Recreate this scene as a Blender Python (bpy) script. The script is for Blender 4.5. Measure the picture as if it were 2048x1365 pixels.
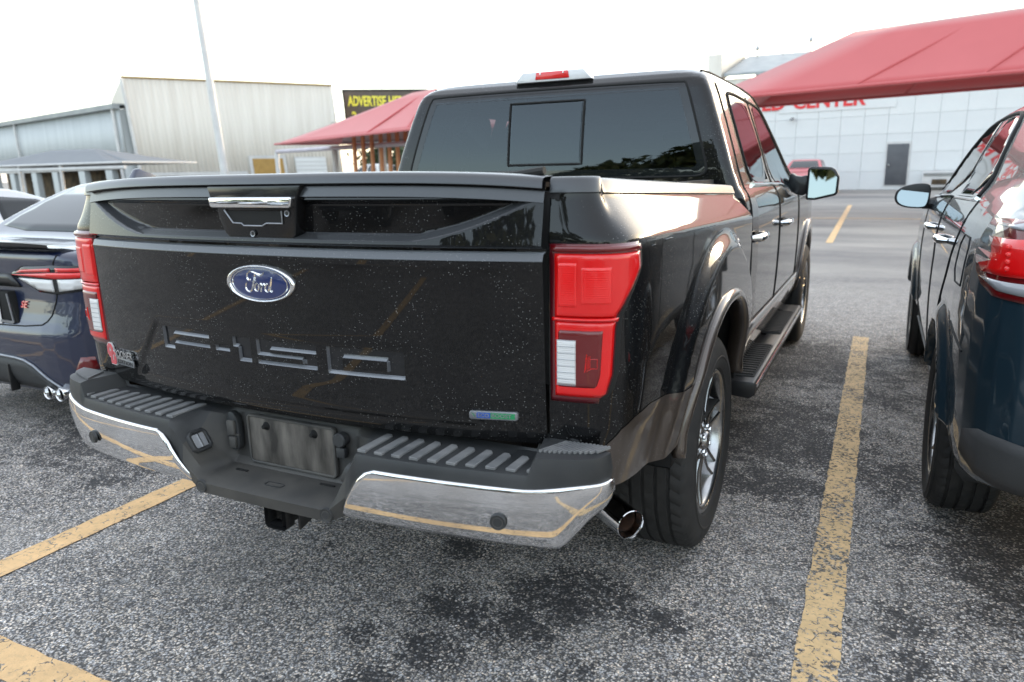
import bpy, bmesh, math, random
import numpy as np
from mathutils import Vector, Matrix, geometry
R = math.radians
random.seed(7); np.random.seed(7)
for o in list(bpy.data.objects): bpy.data.objects.remove(o)
S = bpy.context.scene
COL = S.collection

# ------------------------------------------------------------------ camera
cd = bpy.data.cameras.new('camera'); cam = bpy.data.objects.new('camera', cd); COL.objects.link(cam)
S.camera = cam
CAM = Vector((1.474, -1.45, 1.41))
def cam_matrix(yaw, pitch, roll):
    f0 = Vector((math.sin(yaw), math.cos(yaw), 0)); r0 = Vector((math.cos(yaw), -math.sin(yaw), 0)); u0 = Vector((0, 0, 1))
    f = f0*math.cos(pitch)-u0*math.sin(pitch); u = u0*math.cos(pitch)+f0*math.sin(pitch)
    r = r0*math.cos(roll)+u*math.sin(roll); u2 = u*math.cos(roll)-r0*math.sin(roll)
    return Matrix((r, u2, -f)).transposed()
cam.matrix_world = Matrix.Translation(CAM) @ cam_matrix(R(-26.35), R(12.9), R(-1.1)).to_4x4()
cd.sensor_width = 36; cd.lens = 1478/2048*36
cd.clip_start = 0.05; cd.clip_end = 2000
cd.dof.use_dof = True; cd.dof.focus_distance = 2.45; cd.dof.aperture_fstop = 3.2

# ------------------------------------------------------------------ sky and sun
SUN_AZ, SUN_EL = 24.0, 6.0          # degrees from +Y towards +X, low sun behind thin cloud
W = bpy.data.worlds.new('World'); S.world = W; W.use_nodes = True
wn = W.node_tree; wn.nodes.clear()
def N(nt, t, **kw):
    n = nt.nodes.new(t)
    for k, v in kw.items():
        if k.startswith('i_'):
            key = k[2:]; key = int(key) if key.isdigit() else key
            n.inputs[key].default_value = v
        else: setattr(n, k, v)
    return n
sky = N(wn, 'ShaderNodeTexSky', sky_type='NISHITA', sun_disc=False)
sky.sun_elevation = R(SUN_EL); sky.sun_rotation = R(SUN_AZ)
sky.air_density = 1.0; sky.dust_density = 1.6; sky.ozone_density = 1.5
bg = N(wn, 'ShaderNodeBackground'); bg.inputs[1].default_value = 0.15
veil = N(wn, 'ShaderNodeMixRGB', blend_type='MIX'); veil.inputs[0].default_value = 0.24
veil.inputs[2].default_value = (7.0, 6.85, 6.75, 1)
wo = N(wn, 'ShaderNodeOutputWorld')
wn.links.new(sky.outputs[0], veil.inputs[1]); wn.links.new(veil.outputs[0], bg.inputs[0]); wn.links.new(bg.outputs[0], wo.inputs[0])
sl = bpy.data.lights.new('sun', 'SUN'); sl.energy = 0.5; sl.angle = R(18); sl.color = (1, .86, .70)
so = bpy.data.objects.new('sun', sl); COL.objects.link(so)
sd = Vector((math.sin(R(SUN_AZ))*math.cos(R(SUN_EL)), math.cos(R(SUN_AZ))*math.cos(R(SUN_EL)), math.sin(R(SUN_EL))))
so.rotation_euler = (-sd).to_track_quat('-Z', 'Y').to_euler()
S.view_settings.view_transform = 'Standard'; S.view_settings.look = 'None'
S.view_settings.exposure = 2.35; S.view_settings.gamma = 1; S.view_settings.use_curve_mapping = False
S.cycles.max_bounces = 8; S.cycles.transparent_max_bounces = 12

# ------------------------------------------------------------------ materials
MAT = {}
def new_mat(name):
    m = bpy.data.materials.new(name); m.use_nodes = True; MAT[name] = m
    nt = m.node_tree; p = nt.nodes['Principled BSDF']
    return m, nt, p
def setp(p, **kw):
    al = dict(coatior='Coat IOR', base='Base Color', rough='Roughness', metal='Metallic', coat='Coat Weight', coatr='Coat Roughness', spec='Specular IOR Level', trans='Transmission Weight', emit='Emission Color', emits='Emission Strength', sss='Subsurface Weight', ior='IOR', sheen='Sheen Weight')
    for k, v in kw.items():
        if isinstance(v, tuple) and len(v) == 3: v = v+(1,)
        p.inputs[al[k]].default_value = v
def mottle(name, c1, c2, scale=6, rough=.6, r2=None, bump=0, bscale=60, detail=6, stretch=None, **kw):
    m, nt, p = new_mat(name); setp(p, rough=rough, **kw)
    tc = N(nt, 'ShaderNodeTexCoord'); no = N(nt, 'ShaderNodeTexNoise'); no.inputs['Scale'].default_value = scale; no.inputs['Detail'].default_value = detail
    if stretch:
        mpn = N(nt, 'ShaderNodeMapping'); mpn.inputs['Scale'].default_value = stretch; nt.links.new(tc.outputs['Object'], mpn.inputs[0]); nt.links.new(mpn.outputs[0], no.inputs['Vector'])
    else: nt.links.new(tc.outputs['Object'], no.inputs['Vector'])
    cr = N(nt, 'ShaderNodeValToRGB'); cr.color_ramp.elements[0].position = .32; cr.color_ramp.elements[1].position = .68
    cr.color_ramp.elements[0].color = c1+(1,); cr.color_ramp.elements[1].color = c2+(1,)
    nt.links.new(no.outputs[0], cr.inputs[0]); nt.links.new(cr.outputs[0], p.inputs['Base Color'])
    if r2 is not None:
        mr = N(nt, 'ShaderNodeMapRange'); mr.inputs[1].default_value = .3; mr.inputs[2].default_value = .7; mr.inputs[3].default_value = rough; mr.inputs[4].default_value = r2
        nt.links.new(no.outputs[0], mr.inputs[0]); nt.links.new(mr.outputs[0], p.inputs['Roughness'])
    if bump:
        n2 = N(nt, 'ShaderNodeTexNoise'); n2.inputs['Scale'].default_value = bscale; n2.inputs['Detail'].default_value = 3
        nt.links.new(tc.outputs['Object'], n2.inputs['Vector'])
        b = N(nt, 'ShaderNodeBump'); b.inputs['Strength'].default_value = bump; b.inputs['Distance'].default_value = .002
        nt.links.new(n2.outputs[0], b.inputs['Height']); nt.links.new(b.outputs[0], p.inputs['Normal'])
    return m
def paint(name, base, metal=0.0, rough=.35, dust=1.0, coatr=.015, speck=.10, ledge=0.):
    """clear-coated car paint with a thin uneven dust film and fine water-spot specks"""
    m, nt, p = new_mat(name); setp(p, metal=metal, rough=rough, coat=1.0, coatr=coatr, spec=.5 if metal > .1 else .05, coatior=1.5 if metal > .1 else 1.40)
    L = nt.links.new
    tc = N(nt, 'ShaderNodeTexCoord')
    vo = N(nt, 'ShaderNodeTexVoronoi'); vo.inputs['Scale'].default_value = 135
    L(tc.outputs['Object'], vo.inputs['Vector'])
    lt = N(nt, 'ShaderNodeMapRange'); lt.inputs[1].default_value = speck; lt.inputs[2].default_value = speck*1.6; lt.inputs[3].default_value = 1; lt.inputs[4].default_value = 0
    L(vo.outputs['Distance'], lt.inputs[0])
    n3 = N(nt, 'ShaderNodeTexNoise'); n3.inputs['Scale'].default_value = 9; n3.inputs['Detail'].default_value = 4; L(tc.outputs['Object'], n3.inputs['Vector'])
    g = N(nt, 'ShaderNodeMapRange'); g.inputs[1].default_value = .42; g.inputs[2].default_value = .62; L(n3.outputs[0], g.inputs[0])
    sp = N(nt, 'ShaderNodeMath', operation='MULTIPLY'); L(lt.outputs[0], sp.inputs[0]); L(g.outputs[0], sp.inputs[1])
    sp2 = N(nt, 'ShaderNodeMath', operation='MULTIPLY'); L(sp.outputs[0], sp2.inputs[0]); sp2.inputs[1].default_value = min(dust, 1)
    n4 = N(nt, 'ShaderNodeTexNoise'); n4.inputs['Scale'].default_value = 3.2; n4.inputs['Detail'].default_value = 8; n4.inputs['Roughness'].default_value = .65; L(tc.outputs['Object'], n4.inputs['Vector'])
    film = N(nt, 'ShaderNodeMapRange'); film.inputs[1].default_value = .4; film.inputs[2].default_value = .75; film.inputs[3].default_value = .0; film.inputs[4].default_value = .010*dust; L(n4.outputs[0], film.inputs[0])
    m1 = N(nt, 'ShaderNodeMixRGB'); m1.inputs[1].default_value = base+(1,); m1.inputs[2].default_value = (.30, .28, .25, 1); L(film.outputs[0], m1.inputs[0])
    m2 = N(nt, 'ShaderNodeMixRGB'); m2.inputs[2].default_value = (.26, .26, .255, 1); L(m1.outputs[0], m2.inputs[1]); L(sp2.outputs[0], m2.inputs[0])
    out = m2.outputs[0]
    if ledge:  # pale sky highlight painted onto the upward-facing edges of pressings
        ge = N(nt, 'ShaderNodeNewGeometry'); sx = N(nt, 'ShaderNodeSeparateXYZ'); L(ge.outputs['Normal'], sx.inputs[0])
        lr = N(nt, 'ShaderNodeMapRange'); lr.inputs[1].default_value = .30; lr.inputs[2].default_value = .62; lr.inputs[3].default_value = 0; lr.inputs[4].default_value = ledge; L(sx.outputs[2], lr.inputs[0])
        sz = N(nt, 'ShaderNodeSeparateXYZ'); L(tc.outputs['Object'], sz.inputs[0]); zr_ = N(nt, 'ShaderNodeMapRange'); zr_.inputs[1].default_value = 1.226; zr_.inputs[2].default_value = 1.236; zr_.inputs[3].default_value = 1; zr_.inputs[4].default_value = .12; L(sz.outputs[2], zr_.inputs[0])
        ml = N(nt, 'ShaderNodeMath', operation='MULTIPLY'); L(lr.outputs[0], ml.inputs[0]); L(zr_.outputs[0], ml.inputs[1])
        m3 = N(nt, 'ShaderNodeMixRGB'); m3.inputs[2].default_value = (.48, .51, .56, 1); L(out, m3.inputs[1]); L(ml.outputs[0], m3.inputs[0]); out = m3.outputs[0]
    L(out, p.inputs['Base Color'])
    cr = N(nt, 'ShaderNodeMapRange'); cr.inputs[1].default_value = .35; cr.inputs[2].default_value = .8; cr.inputs[3].default_value = coatr; cr.inputs[4].default_value = coatr+.02*dust; L(n4.outputs[0], cr.inputs[0]); L(cr.outputs[0], p.inputs['Coat Roughness'])
    return m
paint('black_paint', (.0035, .0036, .004), dust=.9)
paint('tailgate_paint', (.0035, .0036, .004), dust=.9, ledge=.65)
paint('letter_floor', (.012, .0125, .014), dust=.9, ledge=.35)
paint('letter_edge', (.085, .09, .10), dust=.6, ledge=.30)  # letter rims paler than the panel: caught light put into the colour
paint('blue_paint', (.0028, .0085, .036), metal=.12, rough=.4, dust=.2, speck=.04)
paint('teal_paint', (.011, .030, .046), metal=.35, rough=.4, dust=.2, speck=.04)
paint('tan_paint', (.066, .051, .042), metal=.5, rough=.38, dust=.8, coatr=.04)
paint('silver_paint', (.45, .46, .48), metal=.7, rough=.4, dust=.2, speck=.04)
paint('red_paint', (.45, .03, .04), metal=.2, rough=.4, dust=.2, speck=.04)
paint('white_paint', (.7, .7, .68), rough=.4, dust=.3, speck=.04)
def chrome(name, col=(.78, .79, .8), rough=.035, grime=.25):
    m = mottle(name, col, tuple(c*(1-grime) for c in col), 14, rough=rough, r2=rough+.10*grime*2, metal=1.0)
    return m
chrome('chrome', rough=.03, grime=.12); mottle('bumper_chrome', (.74, .75, .76), (.62, .62, .62), 9, .03, .09, bump=.035, bscale=22, metal=1.0); chrome('brushed_alloy', (.42, .42, .42), .2, .3); chrome('steel', (.4, .4, .4), .25, .4)
mottle('black_plastic', (.018, .020, .022), (.036, .037, .038), 7, .42, .62, bump=.25, bscale=420)
mottle('dusty_plastic', (.040, .040, .039), (.085, .080, .072), 9, .6, .75, bump=.3, bscale=350, detail=10)
mottle('recess_plastic', (.020, .021, .022), (.062, .058, .052), 6, .5, .72, bump=.25, bscale=380, detail=11)
mottle('step_plastic', (.030, .032, .034), (.062, .062, .061), 16, .5, .7, bump=.3, bscale=380, detail=9)
mottle('grey_rib', (.12, .125, .13), (.20, .20, .20), 20, .5, .65, bump=.2, bscale=300)
mottle('grime_panel', (.022, .019, .016), (.15, .135, .118), 9, .7, .85, bump=.4, bscale=120, detail=12, stretch=(2.6, 1, .7))
mottle('gloss_black', (.004, .004, .0045), (.006, .006, .0065), 5, .16, .22)
mottle('satin_black', (.012, .013, .014), (.02, .02, .021), 5, .30, .40)
mottle('cap_black', (.020, .023, .027), (.030, .033, .037), 5, .30, .38, coat=.6, coatr=.22)
mottle('rubber', (.012, .012, .012), (.025, .024, .023), 18, .72, .85, bump=.3, bscale=90)
mottle('rubber_side', (.016, .016, .016), (.035, .033, .031), 12, .6, .75)
mottle('gap_black', (.0015, .0015, .0015), (.003, .003, .003), 5, .8)
mottle('dark_cladding', (.028, .030, .032), (.042, .043, .044), 6, .55, .65, bump=.2, bscale=300)
mottle('interior', (.012, .012, .013), (.022, .021, .02), 9, .8)
mottle('headliner', (.20, .19, .175), (.24, .23, .21), 9, .9)
mottle('rust_inside', (.015, .010, .008), (.07, .03, .015), 30, .8)
def lens(name, col, rough=.12, sss=.0, bump=0, bscale=200):
    m, nt, p = new_mat(name); setp(p, base=col, rough=rough+.2, coat=1.0, coatr=.02, spec=.4)
    tc = N(nt, 'ShaderNodeTexCoord'); no = N(nt, 'ShaderNodeTexNoise'); no.inputs['Scale'].default_value = 11; no.inputs['Detail'].default_value = 5
    nt.links.new(tc.outputs['Object'], no.inputs[0])
    mx = N(nt, 'ShaderNodeMixRGB'); mx.inputs[1].default_value = tuple(c*.82 for c in col)+(1,); mx.inputs[2].default_value = col+(1,)
    nt.links.new(no.outputs[0], mx.inputs[0]); nt.links.new(mx.outputs[0], p.inputs['Base Color'])
    if bump:
        wv = N(nt, 'ShaderNodeTexWave', wave_type='BANDS', bands_direction='Z'); wv.inputs['Scale'].default_value = bscale
        nt.links.new(tc.outputs['Object'], wv.inputs[0])
        b = N(nt, 'ShaderNodeBump'); b.inputs['Strength'].default_value = bump; b.inputs['Distance'].default_value = .001
        nt.links.new(wv.outputs[0], b.inputs['Height']); nt.links.new(b.outputs[0], p.inputs['Normal'])
    return m
lens('lens_red', (.72, .002, .003)); lens('lens_red_bright', (.80, .003, .004), bump=.35, bscale=60); lens('lens_red_deep', (.13, .001, .003)); lens('lens_maroon', (.10, .004, .009))
lens('lens_white', (.72, .72, .72), bump=.6, bscale=70); lens('lens_clear', (.30, .31, .33), rough=.05); lens('lens_amber', (.7, .25, .03))
mottle('emblem_blue', (.004, .014, .085), (.006, .022, .11), 20, .3, coat=1.0, coatr=.02)
mottle('badge_red', (.5, .01, .03), (.6, .015, .04), 30, .3, coat=1.0)
mottle('badge_blue', (.01, .06, .32), (.01, .08, .36), 30, .3, coat=1.0)
mottle('badge_green', (.0, .22, .07), (.0, .26, .09), 30, .3, coat=1.0)
mottle('badge_grey', (.22, .23, .25), (.3, .31, .33), 40, .35, metal=.7)
def glass(name, tint, gloss=(.86, .95, 1)):
    m = bpy.data.materials.new(name); m.use_nodes = True; MAT[name] = m; nt = m.node_tree; nt.nodes.clear()
    o = N(nt, 'ShaderNodeOutputMaterial'); t = N(nt, 'ShaderNodeBsdfTransparent'); g = N(nt, 'ShaderNodeBsdfGlossy'); g.inputs['Roughness'].default_value = .01; g.inputs[0].default_value = gloss+(1,)
    tc = N(nt, 'ShaderNodeTexCoord'); no = N(nt, 'ShaderNodeTexNoise'); no.inputs['Scale'].default_value = 4
    nt.links.new(tc.outputs['Object'], no.inputs[0])
    mc = N(nt, 'ShaderNodeMixRGB'); mc.inputs[1].default_value = tint+(1,); mc.inputs[2].default_value = tuple(c*.9 for c in tint)+(1,); nt.links.new(no.outputs[0], mc.inputs[0]); nt.links.new(mc.outputs[0], t.inputs[0])
    fr = N(nt, 'ShaderNodeFresnel'); fr.inputs[0].default_value = 1.58
    mx = N(nt, 'ShaderNodeMixShader'); nt.links.new(fr.outputs[0], mx.inputs[0]); nt.links.new(t.outputs[0], mx.inputs[1]); nt.links.new(g.outputs[0], mx.inputs[2]); nt.links.new(mx.outputs[0], o.inputs[0])
    return m
glass('privacy_glass', (.20, .225, .235)); glass('clear_glass', (.62, .68, .66))
mottle('dark_glass', (.006, .008, .009), (.012, .014, .016), 3, .02, spec=.5)
mottle('mirror_glass', (.24, .275, .29), (.22, .255, .27), 3, .01, metal=1.0)

# ------------------------------------------------------------------ mesh helpers
def link(o, parent=None):
    COL.objects.link(o)
    if parent is not None: o.parent = parent
    return o
def mobj(name, verts, faces, mat, parent=None, smooth=True, angle=35, flip=False, solid=0, soff=-1.0, normals=None):
    me = bpy.data.meshes.new(name)
    if flip: faces = [tuple(reversed(f)) for f in faces]
    me.from_pydata([tuple(map(float, v)) for v in verts], [], [tuple(map(int, f)) for f in faces])
    me.materials.append(MAT[mat] if isinstance(mat, str) else mat)
    if smooth:
        me.polygons.foreach_set('use_smooth', [True]*len(me.polygons))
        if normals is not None: me.normals_split_custom_set_from_vertices([tuple(map(float, n)) for n in normals])
        elif angle: me.set_sharp_from_angle(angle=R(angle))
    me.update()
    o = bpy.data.objects.new(name, me); link(o, parent)
    if solid:
        md = o.modifiers.new('thickness', 'SOLIDIFY'); md.thickness = solid; md.offset = soff
    return o
def tag(o, label=None, cat=None, group=None, kind=None):
    if label: o['label'] = label
    if cat: o['category'] = cat
    if group: o['group'] = group
    if kind: o['kind'] = kind
    return o
def empty(name, loc, rz=0, label=None, cat=None, group=None):
    e = bpy.data.objects.new(name, None); link(e); e.location = loc; e.rotation_euler = (0, 0, rz); e.empty_display_size = .2
    return tag(e, label, cat, group)
def copy_tree(o, parent=None):
    c = o.copy(); COL.objects.link(c); c.parent = parent
    for ch in [x for x in bpy.data.objects if x.parent == o]: copy_tree(ch, c)
    return c
class MB:
    def __init__(s): s.v = []; s.f = []
    def add(s, vs, fs):
        b = len(s.v); s.v += [tuple(v) for v in vs]; s.f += [tuple(i+b for i in f) for f in fs]; return s
    def box(s, c, d, rz=0, rx=0, ry=0):
        M = Matrix.Rotation(rz, 3, 'Z') @ Matrix.Rotation(ry, 3, 'Y') @ Matrix.Rotation(rx, 3, 'X'); c = Vector(c)
        vs = [c + M @ Vector((x*d[0]/2, y*d[1]/2, z*d[2]/2)) for x in (-1, 1) for y in (-1, 1) for z in (-1, 1)]
        return s.add(vs, [(0, 1, 3, 2), (4, 6, 7, 5), (0, 4, 5, 1), (2, 3, 7, 6), (0, 2, 6, 4), (1, 5, 7, 3)])
    def prism(s, poly, f, h0, h1):
        """poly 2d points; f(u,v,h)->xyz"""
        n = len(poly)
        vs = [f(u, v, h0) for u, v in poly]+[f(u, v, h1) for u, v in poly]
        return s.add(vs, [tuple(range(n))[::-1], tuple(range(n, 2*n))]+[(i, (i+1) % n, n+(i+1) % n, n+i) for i in range(n)])
    def tube(s, pts, r, n=8, closed=False, cap=True):
        P = [Vector(p) for p in pts]; m = len(P); rings = []; up = None
        rr = r if isinstance(r, (list, tuple)) else [r]*m
        for i in range(m):
            a = P[(i-1) % m] if (closed or i > 0) else P[i]; b = P[(i+1) % m] if (closed or i < m-1) else P[i]
            t = (b-a).normalized()
            if up is None: up = Vector((0, 0, 1)) if abs(t.z) < .9 else Vector((1, 0, 0))
            sx = t.cross(up); sx = sx.normalized() if sx.length > 1e-6 else Vector((1, 0, 0)); u = sx.cross(t).normalized(); up = u
            rings.append([P[i]+(sx*math.cos(2*math.pi*k/n)+u*math.sin(2*math.pi*k/n))*rr[i] for k in range(n)])
        vs = [v for rg in rings for v in rg]; fs = []
        for i in range(m if closed else m-1):
            j = (i+1) % m
            for k in range(n): fs.append((i*n+k, i*n+(k+1) % n, j*n+(k+1) % n, j*n+k))
        if cap and not closed: fs += [tuple(range(n))[::-1], tuple(range((m-1)*n, m*n))]
        return s.add(vs, fs)
    def lathe(s, prof, f, n=32, closed=False):
        """prof [(r,h)]; f(r,ang,h)->xyz"""
        m = len(prof); vs = [f(r, 2*math.pi*k/n, h) for (r, h) in prof for k in range(n)]; fs = []
        for i in range(m if closed else m-1):
            j = (i+1) % m
            for k in range(n): fs.append((i*n+k, i*n+(k+1) % n, j*n+(k+1) % n, j*n+k))
        return s.add(vs, fs)
    def build(s, name, mat, parent=None, bevel=0, seg=2, smooth=True, angle=35, xf=None):
        bm = bmesh.new(); vs = [bm.verts.new(v) for v in s.v]
        for f in s.f:
            try: bm.faces.new([vs[i] for i in f])
            except ValueError: pass
        bmesh.ops.recalc_face_normals(bm, faces=bm.faces)
        if bevel:
            ed = [e for e in bm.edges if len(e.link_faces) == 2 and e.calc_face_angle(0) > R(28)]
            bmesh.ops.bevel(bm, geom=ed, offset=bevel, segments=seg, affect='EDGES', profile=.5, clamp_overlap=True)
        if xf is not None: bmesh.ops.transform(bm, matrix=xf, verts=bm.verts)
        me = bpy.data.meshes.new(name); bm.to_mesh(me); bm.free()
        me.materials.append(MAT[mat] if isinstance(mat, str) else mat)
        if smooth:
            me.polygons.foreach_set('use_smooth', [True]*len(me.polygons)); me.set_sharp_from_angle(angle=R(angle))
        o = bpy.data.objects.new(name, me); return link(o, parent)
def grid(name, P, mat, parent=None, flip=False, solid=0, soff=-1.0, angle=30, skip=None):
    """P[i][j] points"""
    ni, nj = len(P), len(P[0]); vs = [p for row in P for p in row]; fs = []
    for i in range(ni-1):
        for j in range(nj-1):
            if skip and skip(i, j): continue
            fs.append((i*nj+j, (i+1)*nj+j, (i+1)*nj+j+1, i*nj+j+1))
    return mobj(name, vs, fs, mat, parent, flip=flip, solid=solid, soff=soff, angle=angle)
def text_geo(body, size, extrude=.002, bold=0., shear=0., align='LEFT', spacing=1.0, sx=1.0):
    c = bpy.data.curves.new('tmp', 'FONT'); c.body = body; c.size = size; c.extrude = extrude; c.offset = bold; c.shear = shear; c.align_x = align; c.space_character = spacing; c.resolution_u = 3
    o = bpy.data.objects.new('tmp', c); COL.objects.link(o)
    dg = bpy.context.evaluated_depsgraph_get(); me = bpy.data.meshes.new_from_object(o.evaluated_get(dg))
    v = [(p.co.x*sx, p.co.y, p.co.z) for p in me.vertices]; f = [tuple(p.vertices) for p in me.polygons]
    bpy.data.objects.remove(o); bpy.data.curves.remove(c); bpy.data.meshes.remove(me)
    return v, f
def text_obj(name, body, size, fn, mat, parent=None, **kw):
    v, f = text_geo(body, size, **kw)
    return mobj(name, [fn(*p) for p in v], f, mat, parent, smooth=False)
def lerp(a, b, t): return a+(b-a)*t
def sstep(a, b, x):
    t = min(1, max(0, (x-a)/(b-a))); return t*t*(3-2*t)
def interp(x, xs, ys): return float(np.interp(x, xs, ys))
def chaikin(p, n=2, closed=True):
    p = [np.array(q, float) for q in p]
    for _ in range(n):
        q = []
        m = len(p)
        for i in range(m if closed else m-1):
            a, b = p[i], p[(i+1) % m]; q += [a*.75+b*.25, a*.25+b*.75]
        if not closed: q = [p[0]]+q+[p[-1]]
        p = q
    return [tuple(a) for a in p]

# ------------------------------------------------------------------ implicit car-body toolkit
def sdpoly(poly, X, Y):
    X, Y = np.broadcast_arrays(X, Y); d = np.full(X.shape, 1e9); ins = np.zeros(X.shape, bool)
    n = len(poly)
    for i in range(n):
        ax, ay = poly[i]; bx, by = poly[(i+1) % n]; ex, ey = bx-ax, by-ay; wx, wy = X-ax, Y-ay
        t = np.clip((wx*ex+wy*ey)/(ex*ex+ey*ey+1e-12), 0, 1)
        d = np.minimum(d, (wx-ex*t)**2+(wy-ey*t)**2)
        c = ((ay > Y) != (by > Y)) & (X < ex*(Y-ay)/(ey if abs(ey) > 1e-12 else 1e-12)+ax)
        ins ^= c
    d = np.sqrt(d); return np.where(ins, -d, d)
def smax(a, b, k): return np.maximum(a, b)+np.maximum(k-np.abs(a-b), 0)**2/(4*k)
def smin(a, b, k): return -smax(-a, -b, k)
def sym(half):  # half profile [(x,z)] bottom to top at x>=0 -> closed symmetric polygon
    return [(x, z) for x, z in half]+[(-x, z) for x, z in reversed(half)]
class Body:
    def __init__(s, vols, wells=(), kun=.05, flares=()):
        s.vols = vols; s.wells = wells; s.kun = kun; s.flares = flares
    def ev(s, X, Y, Z):
        F = None
        for side, rear, plan, k in s.vols:
            f = smax(sdpoly(side, Y, Z), sdpoly(rear, X, Z), k)
            if plan: f = smax(f, sdpoly(plan, X, Y), k*1.4)
            F = f if F is None else smin(F, f, s.kun)
        for (yc, zc, r, xo, w) in s.flares:
            dc = np.sqrt((Y-yc)**2+(Z-zc)**2)
            g = np.maximum(smax(dc-r, np.abs(X)-xo, w), .50-Z); F = smin(F, np.maximum(g, -(np.abs(X)-xo+.25)), .05)
        for (yc, zc, r, xi) in s.wells:
            c = np.maximum(np.sqrt((Y-yc)**2+(Z-zc)**2)-r, xi-np.abs(X)); F = smax(F, -c, .018)
        return F
    def f(s, P): return s.ev(P[:, 0], P[:, 1], P[:, 2])
    def grad(s, P, e=.004):
        g = np.zeros_like(P)
        for a in range(3):
            d = np.zeros(3); d[a] = e; g[:, a] = (s.f(P+d)-s.f(P-d))/(2*e)
        return g
    def mesh(s, lo, hi, h):
        ax = [np.arange(lo[i], hi[i]+h, h) for i in range(3)]
        F = s.ev(ax[0][:, None, None], ax[1][None, :, None], ax[2][None, None, :])
        F = np.ascontiguousarray(np.broadcast_to(F, tuple(map(len, ax)))); sh = F.shape
        acc = np.zeros(tuple(n-1 for n in sh)+(3,)); cnt = np.zeros(tuple(n-1 for n in sh)); cross = []
        for a in range(3):
            A = np.moveaxis(F, a, 0)[:-1]; B = np.moveaxis(F, a, 0)[1:]
            cr = (A < 0) != (B < 0); idx = np.argwhere(cr)  # (i_a, others)
            t = (A[cr]/(A[cr]-B[cr]))
            oth = [q for q in range(3) if q != a]
            I = np.zeros((len(idx), 3)); I[:, a] = idx[:, 0]; I[:, oth[0]] = idx[:, 1]; I[:, oth[1]] = idx[:, 2]
            pos = I.copy(); pos[:, a] += t; sgn = A[cr] < 0
            cells = []
            for d0, d1 in ((-1, -1), (0, -1), (0, 0), (-1, 0)):
                c = I.astype(int).copy(); c[:, oth[0]] += d0; c[:, oth[1]] += d1
                ok = np.all((c >= 0) & (c < np.array(cnt.shape)), axis=1)
                np.add.at(acc, tuple(c[ok].T), pos[ok]); np.add.at(cnt, tuple(c[ok].T), 1); cells.append((c, ok))
            cross.append((cells, sgn, a))
        vid = -np.ones(cnt.shape, int); act = cnt > 0; vid[act] = np.arange(act.sum())
        V = acc[act]/cnt[act][:, None]*h+np.array(lo)
        Q = []
        for cells, sgn, a in cross:
            ok = np.all([k for _, k in cells], axis=0)
            q = np.stack([vid[tuple(c[ok].T)] for c, _ in cells], 1); sg = sgn[ok]
            if a == 1: sg = ~sg
            q[~sg] = q[~sg][:, ::-1]; Q.append(q)
        Q = np.concatenate(Q)
        for _ in range(3):
            g = s.grad(V); n2 = np.maximum((g**2).sum(1), .2); st = s.f(V)/n2; V = V-np.clip(st, -h*.5, h*.5)[:, None]*g
        g = s.grad(V); Nn = g/np.maximum(np.linalg.norm(g, axis=1), 1e-6)[:, None]
        return V, Q, Nn
    def project(s, U, Vv, axis, sgn, lo=-3.2, hi=7, n=420):
        """project 2D points onto the body along an axis coming from outside (sgn=+1: from +axis)"""
        m = len(U); P = np.zeros((m, 3)); o = [a for a in range(3) if a != axis]; P[:, o[0]] = U; P[:, o[1]] = Vv
        t = np.full(m, float(hi if sgn > 0 else lo)); done = np.zeros(m, bool)
        for _ in range(70):
            P[:, axis] = t; f = s.f(P); done = f < 8e-4
            if done.all(): break
            t = np.where(done, t, t-sgn*np.maximum(f*.92, 4e-4)); t = np.clip(t, lo-1, hi+1)
        P[:, axis] = t; done = s.f(P) < .02
        g = s.grad(P); return P, g/np.maximum(np.linalg.norm(g, axis=1), 1e-6)[:, None], done
    def patch(s, name, poly, axis, sgn, mat, parent, off=.004, th=.006, res=.03, smooth_n=0, rng=(-3.2, 7), n=420):
        poly = chaikin(poly, smooth_n) if smooth_n else poly
        pl = []
        for i in range(len(poly)):
            a = np.array(poly[i]); b = np.array(poly[(i+1) % len(poly)]); k = max(1, int(np.linalg.norm(b-a)/res))
            pl += [tuple(a+(b-a)*j/k) for j in range(k)]
        us = [p[0] for p in pl]; vs = [p[1] for p in pl]
        gu, gv = np.meshgrid(np.arange(min(us), max(us), res), np.arange(min(vs), max(vs), res)); gu = gu.ravel(); gv = gv.ravel()
        ins = sdpoly(pl, gu, gv) < -res*.45
        pts = [Vector(p) for p in pl]+[Vector((a, b)) for a, b in zip(gu[ins], gv[ins])]
        nb = len(pl)
        r = geometry.delaunay_2d_cdt(pts, [(i, (i+1) % nb) for i in range(nb)], [list(range(nb))], 1, 1e-6)
        U = np.array([p[0] for p in r[0]]); V_ = np.array([p[1] for p in r[0]]); F = [tuple(f) for f in r[2]]
        P, Nn, ok = s.project(U, V_, axis, sgn, rng[0], rng[1], n)
        P = P+Nn*off; F = [f for f in F if all(ok[list(f)]) and max(np.linalg.norm(P[f[i]]-P[f[i-1]]) for i in range(len(f))) < .22]
        if F:
            par = list(range(len(P)))
            def find(i):
                while par[i] != i: par[i] = par[par[i]]; i = par[i]
                return i
            for f in F:
                for q in f[1:]: par[find(q)] = find(f[0])
            cn = {}
            for f in F: cn[find(f[0])] = cn.get(find(f[0]), 0)+1
            big = max(cn, key=cn.get); F = [f for f in F if find(f[0]) == big]
            use = sorted({i for f in F for i in f}); mp_ = {a: b for b, a in enumerate(use)}; P = P[use]; Nn = Nn[use]; F = [tuple(mp_[i] for i in f) for f in F]
        o = mobj(name, P, F, mat, parent, angle=0)
        # orient outward
        me = o.data; ct = sum(1 for p in me.polygons if p.normal.dot(Vector(Nn[p.vertices[0]])) > 0)
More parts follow.
